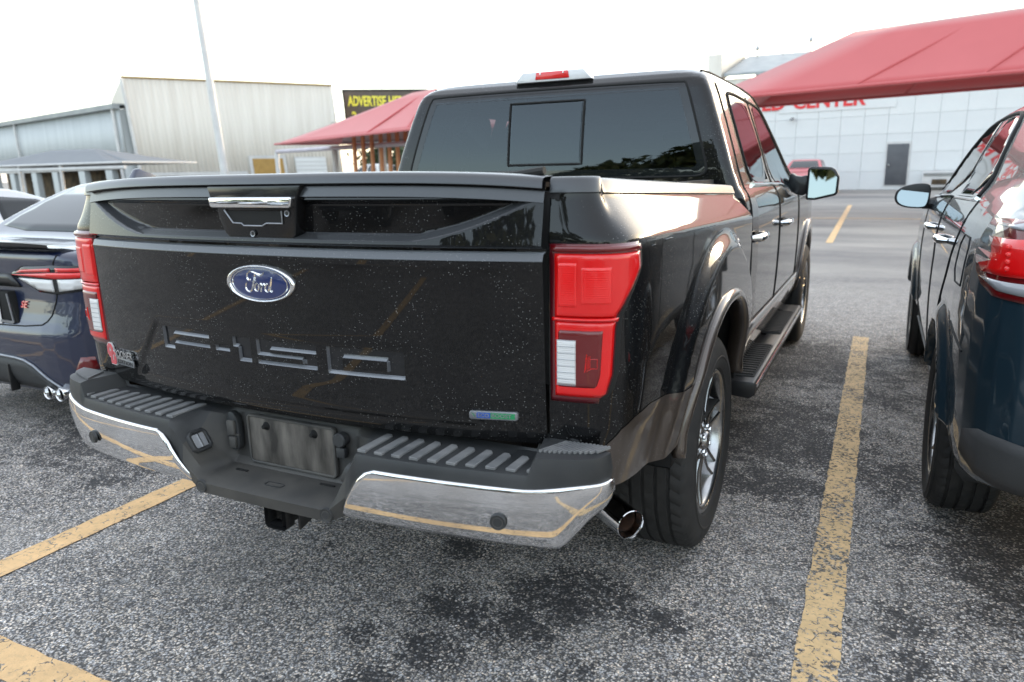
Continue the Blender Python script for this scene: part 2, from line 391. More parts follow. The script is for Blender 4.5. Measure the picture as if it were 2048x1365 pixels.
        if ct < len(me.polygons)/2: me.flip_normals()
        if th:
            md = o.modifiers.new('thickness', 'SOLIDIFY'); md.thickness = th; md.offset = -1
        return o
    def curve(s, name, pts, axis, sgn, mat, parent, r=.004, off=0., closed=False, n=8, sm=0, res=.04, rng=(-3.2, 7)):
        if sm: pts = chaikin(pts, sm, closed)
        q = []
        for i in range(len(pts) if closed else len(pts)-1):
            a = np.array(pts[i]); b = np.array(pts[(i+1) % len(pts)]); k = max(1, int(np.linalg.norm(b-a)/res)); q += [a+(b-a)*j/k for j in range(k)]
        if not closed: q.append(np.array(pts[-1]))
        q = np.array(q); P, Nn, ok = s.project(q[:, 0], q[:, 1], axis, sgn, rng[0], rng[1]); P = (P+Nn*off)[ok]
        return MB().tube(P, r, n, closed=closed).build(name, mat, parent)
def body_obj(B, name, lo, hi, h, mat, parent, holes=()):
    V, Q, Nn = B.mesh(lo, hi, h)
    if holes:
        c = V[Q].mean(1); nrm = Nn[Q].mean(1); keep = np.ones(len(Q), bool)
        for poly, axis, sgn, mg in holes:
            o = [a for a in range(3) if a != axis]
            keep &= ~((sdpoly(poly, c[:, o[0]], c[:, o[1]]) < -mg) & (nrm[:, axis]*sgn > .25))
        Q = Q[keep]
    return mobj(name, V, Q, mat, parent, normals=Nn)

# ------------------------------------------------------------------ ground
def gz(x, y): return 0.0 if y < 8 else (y-8)*.0115 if y < 60 else 52*.0115
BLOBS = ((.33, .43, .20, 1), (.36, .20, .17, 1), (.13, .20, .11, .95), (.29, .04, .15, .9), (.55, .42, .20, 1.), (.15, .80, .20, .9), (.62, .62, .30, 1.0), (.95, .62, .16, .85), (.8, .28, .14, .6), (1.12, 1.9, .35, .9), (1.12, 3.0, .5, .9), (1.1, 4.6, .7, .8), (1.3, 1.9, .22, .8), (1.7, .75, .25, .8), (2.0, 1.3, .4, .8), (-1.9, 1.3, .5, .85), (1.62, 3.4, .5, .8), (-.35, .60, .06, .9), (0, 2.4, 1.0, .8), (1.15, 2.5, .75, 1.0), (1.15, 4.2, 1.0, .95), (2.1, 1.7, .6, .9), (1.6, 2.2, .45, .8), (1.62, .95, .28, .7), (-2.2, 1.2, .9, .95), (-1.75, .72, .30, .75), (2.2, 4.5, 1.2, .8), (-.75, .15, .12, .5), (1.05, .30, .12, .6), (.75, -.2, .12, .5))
def asphalt_nodes(nt, p, paint_col=None, wear=.5):
    L = nt.links.new
    tc = N(nt, 'ShaderNodeTexCoord'); co = tc.outputs['Object']
    def noise(sc, de=4, ro=.5, vec=None):
        n = N(nt, 'ShaderNodeTexNoise'); n.inputs['Scale'].default_value = sc; n.inputs['Detail'].default_value = de; n.inputs['Roughness'].default_value = ro; L(vec or co, n.inputs['Vector']); return n.outputs[0]
    def mr(v, a, b, c=0, d=1):
        n = N(nt, 'ShaderNodeMapRange'); n.inputs[1].default_value = a; n.inputs[2].default_value = b; n.inputs[3].default_value = c; n.inputs[4].default_value = d; L(v, n.inputs[0]); return n.outputs[0]
    def mix(f, a, b, t='MIX'):
        n = N(nt, 'ShaderNodeMixRGB', blend_type=t)
        for i, q in ((0, f), (1, a), (2, b)):
            if hasattr(q, 'links') or not isinstance(q, (tuple, float, int)): L(q, n.inputs[i])
            else: n.inputs[i].default_value = q+(1,) if isinstance(q, tuple) else q
        return n.outputs[0]
    def math_(op, a, b):
        n = N(nt, 'ShaderNodeMath', operation=op)
        for i, q in ((0, a), (1, b)):
            if isinstance(q, (int, float)): n.inputs[i].default_value = q
            else: L(q, n.inputs[i])
        return n.outputs[0]
    # distorted coordinates so that the chips are irregular
    dn = N(nt, 'ShaderNodeTexNoise'); dn.inputs['Scale'].default_value = 60; dn.inputs['Detail'].default_value = 2; L(co, dn.inputs['Vector'])
    dv = N(nt, 'ShaderNodeVectorMath', operation='MULTIPLY_ADD'); L(dn.outputs['Color'], dv.inputs[0]); dv.inputs[1].default_value = (.016, .016, .016); L(co, dv.inputs[2])
    vo = N(nt, 'ShaderNodeTexVoronoi'); vo.inputs['Scale'].default_value = 128; L(dv.outputs[0], vo.inputs['Vector'])
    sep = N(nt, 'ShaderNodeSeparateColor'); L(vo.outputs['Color'], sep.inputs[0])
    v2 = N(nt, 'ShaderNodeTexVoronoi'); v2.inputs['Scale'].default_value = 190; L(dv.outputs[0], v2.inputs['Vector'])
    sep2 = N(nt, 'ShaderNodeSeparateColor'); L(v2.outputs['Color'], sep2.inputs[0])
    ramp = N(nt, 'ShaderNodeValToRGB'); e = ramp.color_ramp.elements
    e[0].position = 0; e[0].color = (.045, .047, .052, 1); e[1].position = 1; e[1].color = (.74, .72, .68, 1)
    for ps, c in ((.20, (.11, .11, .115)), (.40, (.26, .257, .255)), (.62, (.40, .39, .37)), (.82, (.54, .49, .44))):
        q = e.new(ps); q.color = c+(1,)
    rv = math_('ADD', math_('MULTIPLY', sep.outputs[0], .65), math_('MULTIPLY', sep2.outputs[1], .35)); L(rv, ramp.inputs[0])
    gap = mr(vo.outputs['Distance'], .36, .70, 1, .05)
    tint = mix(mr(sep2.outputs[0], .3, .7), (.92, .96, 1.04), (1.14, 1.0, .84)); tinted = mix(.75, ramp.outputs[0], mix(1.0, ramp.outputs[0], tint, 'MULTIPLY'))
    stone = mix(gap, (.045, .044, .044), tinted)
    grp = mr(noise(10, 7, .65), .32, .68, .92, 1.75); gm = N(nt, 'ShaderNodeVectorMath', operation='SCALE'); L(stone, gm.inputs[0]); L(grp, gm.inputs['Scale']); stone = gm.outputs[0]
    stone = mix(mr(noise(1.5, 8, .65), .50, .72, 0, .55), stone, mix(.5, stone, (.36, .345, .32)))
    # dark, tarry and oily areas with their own ragged shapes
    big = noise(.55, 7, .6); med = noise(2.6, 8, .62)
    st = mr(math_('ADD', math_('MULTIPLY', big, .55), math_('MULTIPLY', med, .45)), .44, .62)
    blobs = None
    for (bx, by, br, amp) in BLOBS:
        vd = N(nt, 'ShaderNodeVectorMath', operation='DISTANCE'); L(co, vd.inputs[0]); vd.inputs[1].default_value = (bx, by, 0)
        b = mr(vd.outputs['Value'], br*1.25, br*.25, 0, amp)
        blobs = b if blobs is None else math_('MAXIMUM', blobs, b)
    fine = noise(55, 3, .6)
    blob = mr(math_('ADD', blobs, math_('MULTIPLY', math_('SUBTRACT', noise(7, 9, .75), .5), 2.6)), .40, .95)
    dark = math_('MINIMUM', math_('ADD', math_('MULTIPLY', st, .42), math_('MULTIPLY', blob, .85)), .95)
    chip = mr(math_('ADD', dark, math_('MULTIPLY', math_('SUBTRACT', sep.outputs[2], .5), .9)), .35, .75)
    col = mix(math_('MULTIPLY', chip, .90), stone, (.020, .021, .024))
    # smoothed, sandy sheets further back across the aisle
    sp = N(nt, 'ShaderNodeSeparateXYZ'); L(co, sp.inputs[0])
    mp = N(nt, 'ShaderNodeMapping'); mp.inputs['Scale'].default_value = (.16, .5, 1); L(co, mp.inputs[0])
    band = noise(1.0, 8, .6, mp.outputs[0])
    far = mr(sp.outputs[1], 5.2, 9.5)
    sand = mix(mr(band, .38, .62), (.12, .115, .118), (.33, .31, .28))
    sand = mix(mr(noise(14, 6, .7), .35, .7, 0, .45), sand, (.20, .19, .18))
    col = mix(math_('MULTIPLY', far, .88), col, sand)
    rough = .82
    if paint_col:
        w1 = noise(58, 4, .65); w2 = noise(4, 5, .6)
        crackm = N(nt, 'ShaderNodeTexVoronoi', feature='DISTANCE_TO_EDGE'); crackm.inputs['Scale'].default_value = 22; L(dv.outputs[0], crackm.inputs['Vector'])
        wv = math_('ADD', math_('MULTIPLY', w1, .8), math_('MULTIPLY', w2, .35))
        keep = mr(wv, wear, wear+.055, 1, 0)
        ck = mr(crackm.outputs[0], .015, .05)
        ckm = math_('MAXIMUM', ck, mr(noise(16, 4, .6), .50, .58, 1, 0))
        keep = math_('MULTIPLY', keep, ckm)
        pc = mix(mr(noise(11, 6, .6), .3, .7), tuple(c*.78 for c in paint_col), paint_col)
        pc = mix(mr(fine, .5, .8, 0, .35), pc, (.2, .17, .12))
        col = mix(keep, mix(.45, col, (.03, .028, .026)), pc)
        rough = .7
    L(col, p.inputs['Base Color']); p.inputs['Roughness'].default_value = rough
    h = math_('ADD', math_('MULTIPLY', mr(vo.outputs['Distance'], .1, .8, 1, 0), .7), math_('MULTIPLY', sep.outputs[1], .5))
    if paint_col: h = math_('ADD', math_('MULTIPLY', h, .25), math_('MULTIPLY', keep, .5))
    b = N(nt, 'ShaderNodeBump'); b.inputs['Strength'].default_value = .55; b.inputs['Distance'].default_value = .004
    L(h, b.inputs['Height']); L(b.outputs[0], p.inputs['Normal'])
m, nt, p = new_mat('asphalt'); asphalt_nodes(nt, p)
m, nt, p = new_mat('yellow_paint'); asphalt_nodes(nt, p, (.78, .51, .25), .665)
m, nt, p = new_mat('yellow_paint_worn'); asphalt_nodes(nt, p, (.76, .53, .27), .60)
mottle('concrete', (.34, .32, .29), (.46, .44, .40), 3, .85, bump=.3, bscale=40)
ys = [-400, -60, -10, 0, 8, 20, 40, 60, 150, 700]; xs = [-600, -60, -10, 0, 10, 60, 600]
g = grid('ground', [[(x, y, gz(x, y)) for y in ys] for x in xs], 'asphalt', flip=False); tag(g, kind='structure')
def stripe(name, A, B, w, mat, dz=.004):
    A = Vector(A); B = Vector(B); d = (B-A); n = max(2, int(d.length/.05)); d.normalize(); pr = Vector((d.y, -d.x)); rows = []
    for i in range(n+1):
        c = A+(B-A)*(i/n); j1 = random.uniform(-.004, .004); j2 = random.uniform(-.004, .004)
        a = c-pr*(w/2+j1); b = c+pr*(w/2+j2)
        rows.append([(q.x, q.y, gz(q.x, q.y)+dz) for q in (a, c, b)])
    o = grid(name, rows, mat)
    me = o.data
    if me.polygons[0].normal.z < 0: me.flip_normals()
    return tag(o, kind='structure')
stripe('parking_line', (1.415, -3.6), (1.415, 5.27), .12, 'yellow_paint_worn')
stripe('parking_line', (-1.362, -.31), (-1.362, 5.3), .13, 'yellow_paint')
stripe('parking_line', (-12, -.372), (6.0, -.372), .125, 'yellow_paint', .0065)
stripe('parking_line', (-4.15, -5.4), (-4.15, 5.3), .12, 'yellow_paint')
stripe('parking_line', (-1.35, -.435), (-1.35, -5.6), .12, 'yellow_paint')
for (a, b) in (((.70, 13.0), (.62, 24.4)), ((-.26, 31.5), (-.26, 35.0)), ((3.4, 13.0), (3.3, 24.4)), ((2.6, 31.5), (2.6, 35.0)), ((-2.1, 13.), (-2.1, 24.4))):
    stripe('parking_line', a, b, .12, 'yellow_paint')
stripe('parking_line', (-9, 18.8), (12, 18.8), .12, 'yellow_paint', .008)

# ================================================================== PICKUP TRUCK
T = empty('pickup_truck', (-.015, 0, 0), 0, 'black crew cab pickup truck with chrome rear bumper and tan lower trim in the middle', 'truck')
WY, WZ = 1.24, .405          # rear axle
FY = WY+3.69
# ---- tailgate: one height field y=g(x,z) with pocket, ledge and pressed letters
LET = [(-.457, .903, -.405, .972), (-.405, .951, -.24, .972), (-.405, .921, -.24, .937),
       (-.216, .919, -.158, .937),
       (-.122, .897, -.074, .968), (-.142, .937, -.122, .968),
       (-.05, .921, -.002, .968), (-.002, .94, .161, .968), (-.002, .921, .115, .931), (.112, .897, .161, .931), (-.05, .897, .112, .909),
       (.196, .893, .245, .968), (.38, .893, .431, .968), (.245, .938, .38, .968), (.245, .893, .38, .911)]
def crown(x): return .04+.085*(abs(x)/.8)**2.2
def letter_depth(x, z):
    b = 0
    for x0, z0, x1, z1 in LET:
        b = max(b, min(x-x0, x1-x, z-z0, z1-z))
    # inside distance of a union: joined strokes are handled by the overlap above
    return b
def in_letters(x, z): return any(x0-1e-6 <= x <= x1+1e-6 and z0-1e-6 <= z <= z1+1e-6 for x0, z0, x1, z1 in LET)
TZ0, TZ1 = .748, 1.386
def tg_y(x, z):
    y = crown(x)
    ax = abs(x)
    # vertical profile outside the pocket
    y += interp(z, [.748, .765, .86, 1.0, 1.19, 1.204, 1.222, 1.226, 1.232, 1.236, 1.242, 1.35, 1.358, 1.386], [.018, .006, .0, -.004, -.010, -.012, -.004, .012, .012, -.010, -.018, .004, .006, .014])
    if z > 1.236:
        zl = 1.252+.088*max(0, (ax-.46)/.30)**1.6
        sdn = min(1.349-z, (z-zl)*(.9 if ax < .5 else .7))
        m = sstep(-.002, .012, sdn)
        y = lerp(y, crown(x)+.022+.006*(1.35-z)/.1, m)
    # shallow trapezoid around the pressed name
    if z < .99:
        half = lerp(.66, .50, (z-.78)/.19)
        mm = sstep(.0, .018, half-ax)*sstep(.995, .975, z)*sstep(.775, .80, z)
        y += .005*mm
    if z < 1.0 and in_letters(x, z):
        y += .0085*LETD(x, z)
    return y
def LETD(x, z):
    """0 on the rim of the pressed letters, 1 on their floor (bottom edge gently sloped, the others steep)"""
    d = 1.
    for dx, dz, c_ in ((1, 0, .004), (-1, 0, .004), (0, 1, .003), (0, -1, .008)):
        for k in range(1, 7):
            t = k/6
            if not in_letters(x+dx*c_*t*.999, z+dz*c_*t*.999): d = min(d, (k-1)/6); break
    return d
xsn = set(np.round(np.linspace(-.797, .797, 180), 4)); zsn = set(np.round(np.linspace(TZ0, TZ1, 60), 4))
c = .0055
for x0, z0, x1, z1 in LET:
    for q in (x0, x0+.004, x1-.004, x1, x0-.0008, x1+.0008): xsn.add(round(q, 4))
    for q in (z0, z0+.003, z0+.0055, z0+.008, z1-.003, z1, z0-.0008, z1+.0008): zsn.add(round(q, 4))
for q in np.arange(1.236, 1.36, .003): zsn.add(round(float(q), 4))
for q in (1.188, 1.190, 1.200, 1.204, 1.206, 1.220, 1.222, 1.2225, 1.226, 1.232, 1.2325, 1.236): zsn.add(q)
for q in np.arange(.69, .797, .006): xsn.add(round(float(q), 4)); xsn.add(-round(float(q), 4))
xsn = sorted(xsn); zsn = sorted(zsn)
def dedup(a, e):
    r = [a[0]]
    for q in a[1:]:
        if q-r[-1] > e: r.append(q)
    return r
xsn = dedup(xsn, 5e-4); zsn = dedup(zsn, 5e-4)
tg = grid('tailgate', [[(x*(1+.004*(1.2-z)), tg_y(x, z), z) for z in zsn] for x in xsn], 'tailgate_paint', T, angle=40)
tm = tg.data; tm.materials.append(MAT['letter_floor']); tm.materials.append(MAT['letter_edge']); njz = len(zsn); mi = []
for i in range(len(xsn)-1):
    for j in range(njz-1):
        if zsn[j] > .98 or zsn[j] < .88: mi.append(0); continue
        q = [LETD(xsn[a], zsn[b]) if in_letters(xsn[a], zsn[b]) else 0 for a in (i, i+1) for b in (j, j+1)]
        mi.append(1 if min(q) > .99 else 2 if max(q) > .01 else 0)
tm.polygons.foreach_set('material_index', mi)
# sides and bottom of the tailgate shell
MB().box((0, .180, 1.06), (1.56, .03, .60)).build('tailgate_core', 'gap_black', T)
# spoiler cap along the top
capx = np.linspace(-.797, .797, 41)
def cap_rows(prof): return [[(x, crown(x)+dy, z-.018*(abs(x)/.79)**4) for dy, z in prof] for x in capx]
cap = grid('tailgate_cap', cap_rows([(.020, 1.389), (-.006, 1.389), (-.010, 1.391), (-.007, 1.405), (-.001, 1.413), (.012, 1.4165), (.06, 1.4175), (.085, 1.414), (.085, 1.39)]), 'cap_black', T, angle=50)
grid('upper_trim', cap_rows([(.004, 1.357), (-.002, 1.358), (.006, 1.384), (.014, 1.3855)]), 'cap_black', tg, angle=50)
# release handle with camera in the pocket
HX = 0.0
def tgp(x, z, h): return (HX+x, crown(HX+x)-h, z)
hb = MB().prism([(-.165, 1.3865), (-.155, 1.352), (-.135, 1.346), (-.128, 1.30), (-.11, 1.262), (-.09, 1.246), (.125, 1.246), (.138, 1.262), (.148, 1.352), (.165, 1.387)], lambda u, v, h: tgp(u, v, h), -.03, .012).build('handle_bezel', 'gloss_black', T, bevel=.004)
MB().prism([(-.142, 1.336), (-.138, 1.33), (.138, 1.33), (.142, 1.336), (.146, 1.358), (-.146, 1.358)], tgp, .008, .030).build('handle', 'chrome', hb, bevel=.005, seg=3)
MB().prism([(-.098, 1.322), (-.072, 1.292), (-.04, 1.291), (-.034, 1.285), (.03, 1.285), (.045, 1.292), (.098, 1.292), (.098, 1.322)], tgp, .0125, .0135).build('handle_recess', 'gap_black', hb)
MB().tube([tgp(a, b, .015) for a, b in ((-.102, 1.324), (-.073, 1.290), (-.042, 1.289), (-.035, 1.283), (.031, 1.283), (.046, 1.290), (.100, 1.290), (.100, 1.322))], .0022, 6).build('recess_trim', 'badge_grey', hb)
for nm, x, z, r in (('camera_lens', -.005, 1.262, .0085), ('lock_cylinder', .118, 1.316, .0085)):
    k = MB().lathe([(0, .004), (r*.55, .004), (r*.6, .002), (r, .003), (r, -.002)], lambda rr, a, h, x=x, z=z: tgp(x+rr*math.cos(a), z+rr*math.sin(a), .0125+h), 20).build(nm, 'satin_black', hb)
    MB().lathe([(r*.62, .0035), (r*.95, .0045), (r*1.0, .002)], lambda rr, a, h, x=x, z=z: tgp(x+rr*math.cos(a), z+rr*math.sin(a), .0125+h), 20).build('ring', 'badge_grey', hb)
# oval emblem
EX, EZ, EA, EB = 0.0, 1.128, .121, .0515
def emb(x, z, h): return (EX+x, crown(EX+x)+interp(z+EZ, [1.0, 1.19], [-.004, -.010])-h, EZ+z)
def oval_lathe(prof, nm, mat, par, n=64):
    return MB().lathe(prof, lambda r, a, h: emb(r*EA*math.cos(a), (r*EB+(r-1)*(EA-EB)*.0)*math.sin(a), h), n).build(nm, mat, par, angle=60)
em = oval_lathe([(0.0, .006), (.84, .0065), (.90, .005), (.90, .0)], 'oval_emblem', 'emblem_blue', T)
oval_lathe([(.875, .004), (.89, .0085), (.94, .011), (.985, .009), (1.0, .002), (1.0, -.004)], 'chrome_rim', 'chrome', em)
oval_lathe([(.80, .006), (.808, .0082), (.825, .0082), (.833, .006)], 'inner_ring', 'chrome', em)
def script(paths, scale, ox, oz, par):
    mb = MB()
    for pts, ws in paths:
        q = chaikin(pts, 2, False); n = len(q); w = [interp(i/(n-1), np.linspace(0, 1, len(ws)), ws) for i in range(n)]
        L_, R_, = [], []
        for i in range(n):
            a = np.array(q[max(0, i-1)]); b = np.array(q[min(n-1, i+1)]); t = (b-a)/max(1e-9, np.linalg.norm(b-a)); nn = np.array((-t[1], t[0]))
            L_.append(np.array(q[i])+nn*w[i]); R_.append(np.array(q[i])-nn*w[i])
        vs = []; fs = []
        for i in range(n):
            for pnt, h in ((L_[i], .006), (np.array(q[i]), .0092), (R_[i], .006)): vs.append(emb(ox+pnt[0]*scale, oz+pnt[1]*scale, h))
        for i in range(n-1):
            for k in range(2): fs.append((i*3+k, (i+1)*3+k, (i+1)*3+k+1, i*3+k+1))
        mb.add(vs, fs)
    return mb.build('script_lettering', 'chrome', par, angle=60)
# strokes read off the emblem (unit = cap height ~1)
script([
 ([(.30, .62), (.22, .50), (.10, .55), (.06, .72), (.14, .92), (.34, 1.0), (.60, .93), (.85, .84), (1.10, .82), (1.28, .98)], [.03, .05, .075, .06, .045, .05, .07, .085, .06, .015]),
 ([(.66, .90), (.58, .66), (.46, .36), (.34, .06), (.18, -.10), (-.02, -.06), (-.10, .14), (-.04, .36), (.06, .42)], [.03, .05, .06, .06, .055, .05, .045, .035, .015]),
 ([(.30, .44), (.50, .46), (.62, .56), (.68, .66), (.60, .68), (.58, .58), (.66, .48)], [.015, .03, .025, .02, .02, .02, .012]),
 ([(.78, .34), (.62, .36), (.52, .18), (.56, -.02), (.70, -.04), (.82, .12), (.80, .32), (.90, .30)], [.035, .05, .055, .05, .04, .05, .04, .02]),
 ([(.90, .34), (1.02, .40), (.98, .16), (.94, -.06)], [.02, .045, .055, .05]),
 ([(.98, .14), (1.08, .34), (1.22, .38), (1.24, .28)], [.03, .035, .05, .03]),
 ([(1.50, .34), (1.36, .38), (1.24, .20), (1.26, 0), (1.38, -.06), (1.50, .08), (1.56, .30)], [.03, .05, .055, .05, .045, .045, .03]),
 ([(1.78, .74), (1.68, .44), (1.58, .10), (1.62, -.06), (1.76, .06)], [.02, .045, .055, .05, .02])], .052, -.046, -.019, em)
# side badge bottom right and team badge bottom left
def tgl(x, z, h): return (x, crown(x)-.001-h, z)
eb = MB().prism([(.607, .812), (.611, .808), (.727, .811), (.731, .815), (.731, .829), (.727, .833), (.611, .830), (.607, .826)], tgl, -.004, .005).build('engine_badge', 'badge_grey', T, bevel=.0015)
MB().prism([(.627, .813), (.662, .814), (.662, .828), (.627, .827)], tgl, .0052, .0058).build('blue_field', 'badge_blue', eb)
MB().prism([(.663, .8135), (.724, .815), (.724, .829), (.663, .8275)], tgl, .0052, .0058).build('green_field', 'badge_green', eb)
text_obj('badge_text', 'ECO', .0125, lambda x, y, z: tgl(.630+x, .8165+y, .0062+z), 'badge_grey', eb, extrude=.0004, bold=.0002, sx=1.15)
text_obj('badge_text', 'BOOST', .0125, lambda x, y, z: tgl(.665+x, .8175+y, .0062+z), 'badge_grey', eb, extrude=.0004, bold=.0002, sx=1.25)
MB().prism([(.613, .826), (.618, .822), (.622, .815), (.620, .822)], tgl, .0052, .0062).build('leaf_mark', 'badge_green', eb)
SBX, SBZ = -.787, .842
sb = MB().prism([(.035, -.030), (.150, -.030), (.150, -.008), (.035, -.006)], lambda u, v, h: tgl(SBX+u, SBZ+v, h), .002, .007).build('edition_badge', 'badge_grey', T, bevel=.001)
def sbf(dx, dz, h0): return lambda x, y, z: tgl(SBX+dx+x, SBZ+dz+y, h0+z)
text_obj('badge_text', 'EDITION', .0185, sbf(.045, -.025, .0072), 'gap_black', sb, extrude=.0004, sx=1.25, spacing=1.1)
text_obj('badge_text', 'SOONER', .034, sbf(.032, -.004, .006), 'chrome', sb, extrude=.003, bold=.0006, sx=.86)
def ring_poly(x0, x1, z0, z1, cut, t):
    o = [(x0+cut, z0), (x1-cut, z0), (x1, z0+cut), (x1, z1-cut), (x1-cut, z1), (x0+cut, z1), (x0, z1-cut), (x0, z0+cut)]
    i = [(x0+cut+t*.4, z0+t), (x1-cut-t*.4, z0+t), (x1-t, z0+cut+t*.4), (x1-t, z1-cut-t*.4), (x1-cut-t*.4, z1-t), (x0+cut+t*.4, z1-t), (x0+t, z1-cut-t*.4), (x0+t, z0+cut+t*.4)]
    return o, i
def ring_prism(mb, o, i, f, h0, h1):
    n = len(o); vs = [f(*q, h0) for q in o]+[f(*q, h1) for q in o]+[f(*q, h1) for q in i]+[f(*q, h0) for q in i]
    fs = []
    for k in range(n):
        l = (k+1) % n
        fs += [(k, l, n+l, n+k), (n+k, n+l, 2*n+l, 2*n+k), (2*n+k, 2*n+l, 3*n+l, 3*n+k)]
    return mb.add(vs, fs)
sf = lambda u, v, h: tgl(SBX+u, SBZ+v, h)
for mt, t, h, gr in (('lens_white', .0185, .006, .0025), ('badge_red', .0135, .0075, 0)):
    o, i = ring_poly(-.022-gr, .018+gr, -.012-gr, .034+gr, .012, t)
    mb = MB(); ring_prism(mb, o, i, sf, .001, h)
    mb.prism([(.000-gr, -.034-gr), (.030+gr, -.034-gr), (.036+gr, -.026), (.036+gr, .010+gr), (.022-gr, .010+gr), (.022-gr, -.020), (.012+gr, -.020), (.012+gr, .010+gr), (-.002-gr, .010+gr), (-.002-gr, -.026)], sf, .001, h+.0005)
    mb.build('interlocked_letters', mt, sb)

# ---- bed sides
path = chaikin([(.803, .134), (.86, .135), (.915, .145), (.957, .170), (.982, .215), (.994, .29), (.999, .42), (1.0, .75), (1.0, 1.2), (1.0, 1.60), (1.0, 1.893)], 4, False)
path = np.array(path); dl = np.r_[0, np.cumsum(np.linalg.norm(np.diff(path, axis=0), axis=1))]
def pxy(s): return np.array((np.interp(s, dl, path[:, 0]), np.interp(s, dl, path[:, 1])))
def pn(s):
    a = pxy(max(0, s-.025)); b = pxy(min(dl[-1], s+.025)); t = (b-a)/np.linalg.norm(b-a); return np.array((t[1], -t[0]))
_k = dl > .12
def s_at_y(y): return float(np.interp(y, path[_k, 1], dl[_k]))
def zrail(y): return 1.398-.034*max(0, y-.1)
def inset(z, y):
    zr = zrail(y); zc = 1.262-.030*max(0, y-.1)  # crease height
    return interp(z, [.56, .66, .78, .95, 1.12, zc-.03, zc-.008, zc+.002, zc+.012, zr-.046, zr], [.048, .032, .012, .002, .0, .0, .0015, .006, .014, .082, .098])
def bulge(y, z):
    d = math.hypot((y-WY)*.98, z-WZ)
    return .034*sstep(.80, .72, d)*sstep(.35, .6, d)*sstep(1.25, 1.17, z)
def bed_pt(s, z, off=0.):
    b = pxy(s); n = pn(s); i = inset(z, b[1])*(abs(n[0])*1.0+abs(n[1])*.18)
    q = b+n*(off-i); q[0] += bulge(b[1], z)*sstep(.3, .5, b[1])
    return (q[0], q[1], z)
AR = .515
def arch_z(y):
    d = (y-(WY+.01))/AR; return WZ+.01+AR*1.02*math.sqrt(max(0, 1-abs(d)**2.25)) if abs(d) < 1 else -1
def z2(y): return interp(y, [.0, .145, .165, .20, .26, .37, .72, 1.0, 1.3, 1.75, 1.95], [.715, .72, .76, .79, .806, .81, .765, .75, .72, .70, .69])
def zbot(y): return interp(y, [0, .35, .70, 1.76, 1.95], [.66, .615, .585, .56, .54])
ylist = set(np.linspace(.30, 1.893, 60)) | {WY+.01+AR*math.cos(t) for t in np.linspace(0, math.pi, 41)}
slist = sorted(set(list(np.linspace(0, s_at_y(.30), 44)) + [s_at_y(y) for y in ylist]))
slist = dedup(slist, 1e-3)
def bed_n(s, z):
    e = .004; a = np.array(bed_pt(min(dl[-1], s+e), z))-np.array(bed_pt(max(0, s-e), z)); b = np.array(bed_pt(s, z+e))-np.array(bed_pt(s, z-e)); n = np.cross(a, b); return n/np.linalg.norm(n)
def bed_obj(name, sg, SZ, off, mat, par):
    nj = len(SZ[0]); V = []; NN = []; F = []
    for row in SZ:
        for s, z in row:
            p = bed_pt(s, z, off); n = bed_n(s, z); V.append((sg*p[0], p[1], p[2])); NN.append((sg*n[0], n[1], n[2]))
    for i in range(len(SZ)-1):
        for j in range(nj-1): F.append((i*nj+j, (i+1)*nj+j, (i+1)*nj+j+1, i*nj+j+1))
    return mobj(name, V, F, mat, par, flip=sg < 0, normals=NN)
def side_obj(name, sg, P, mat, par, **kw):
    P = [[(sg*q[0], q[1], q[2]) for q in row] for row in P]
    return grid(name, P, mat, par, flip=sg < 0, **kw)
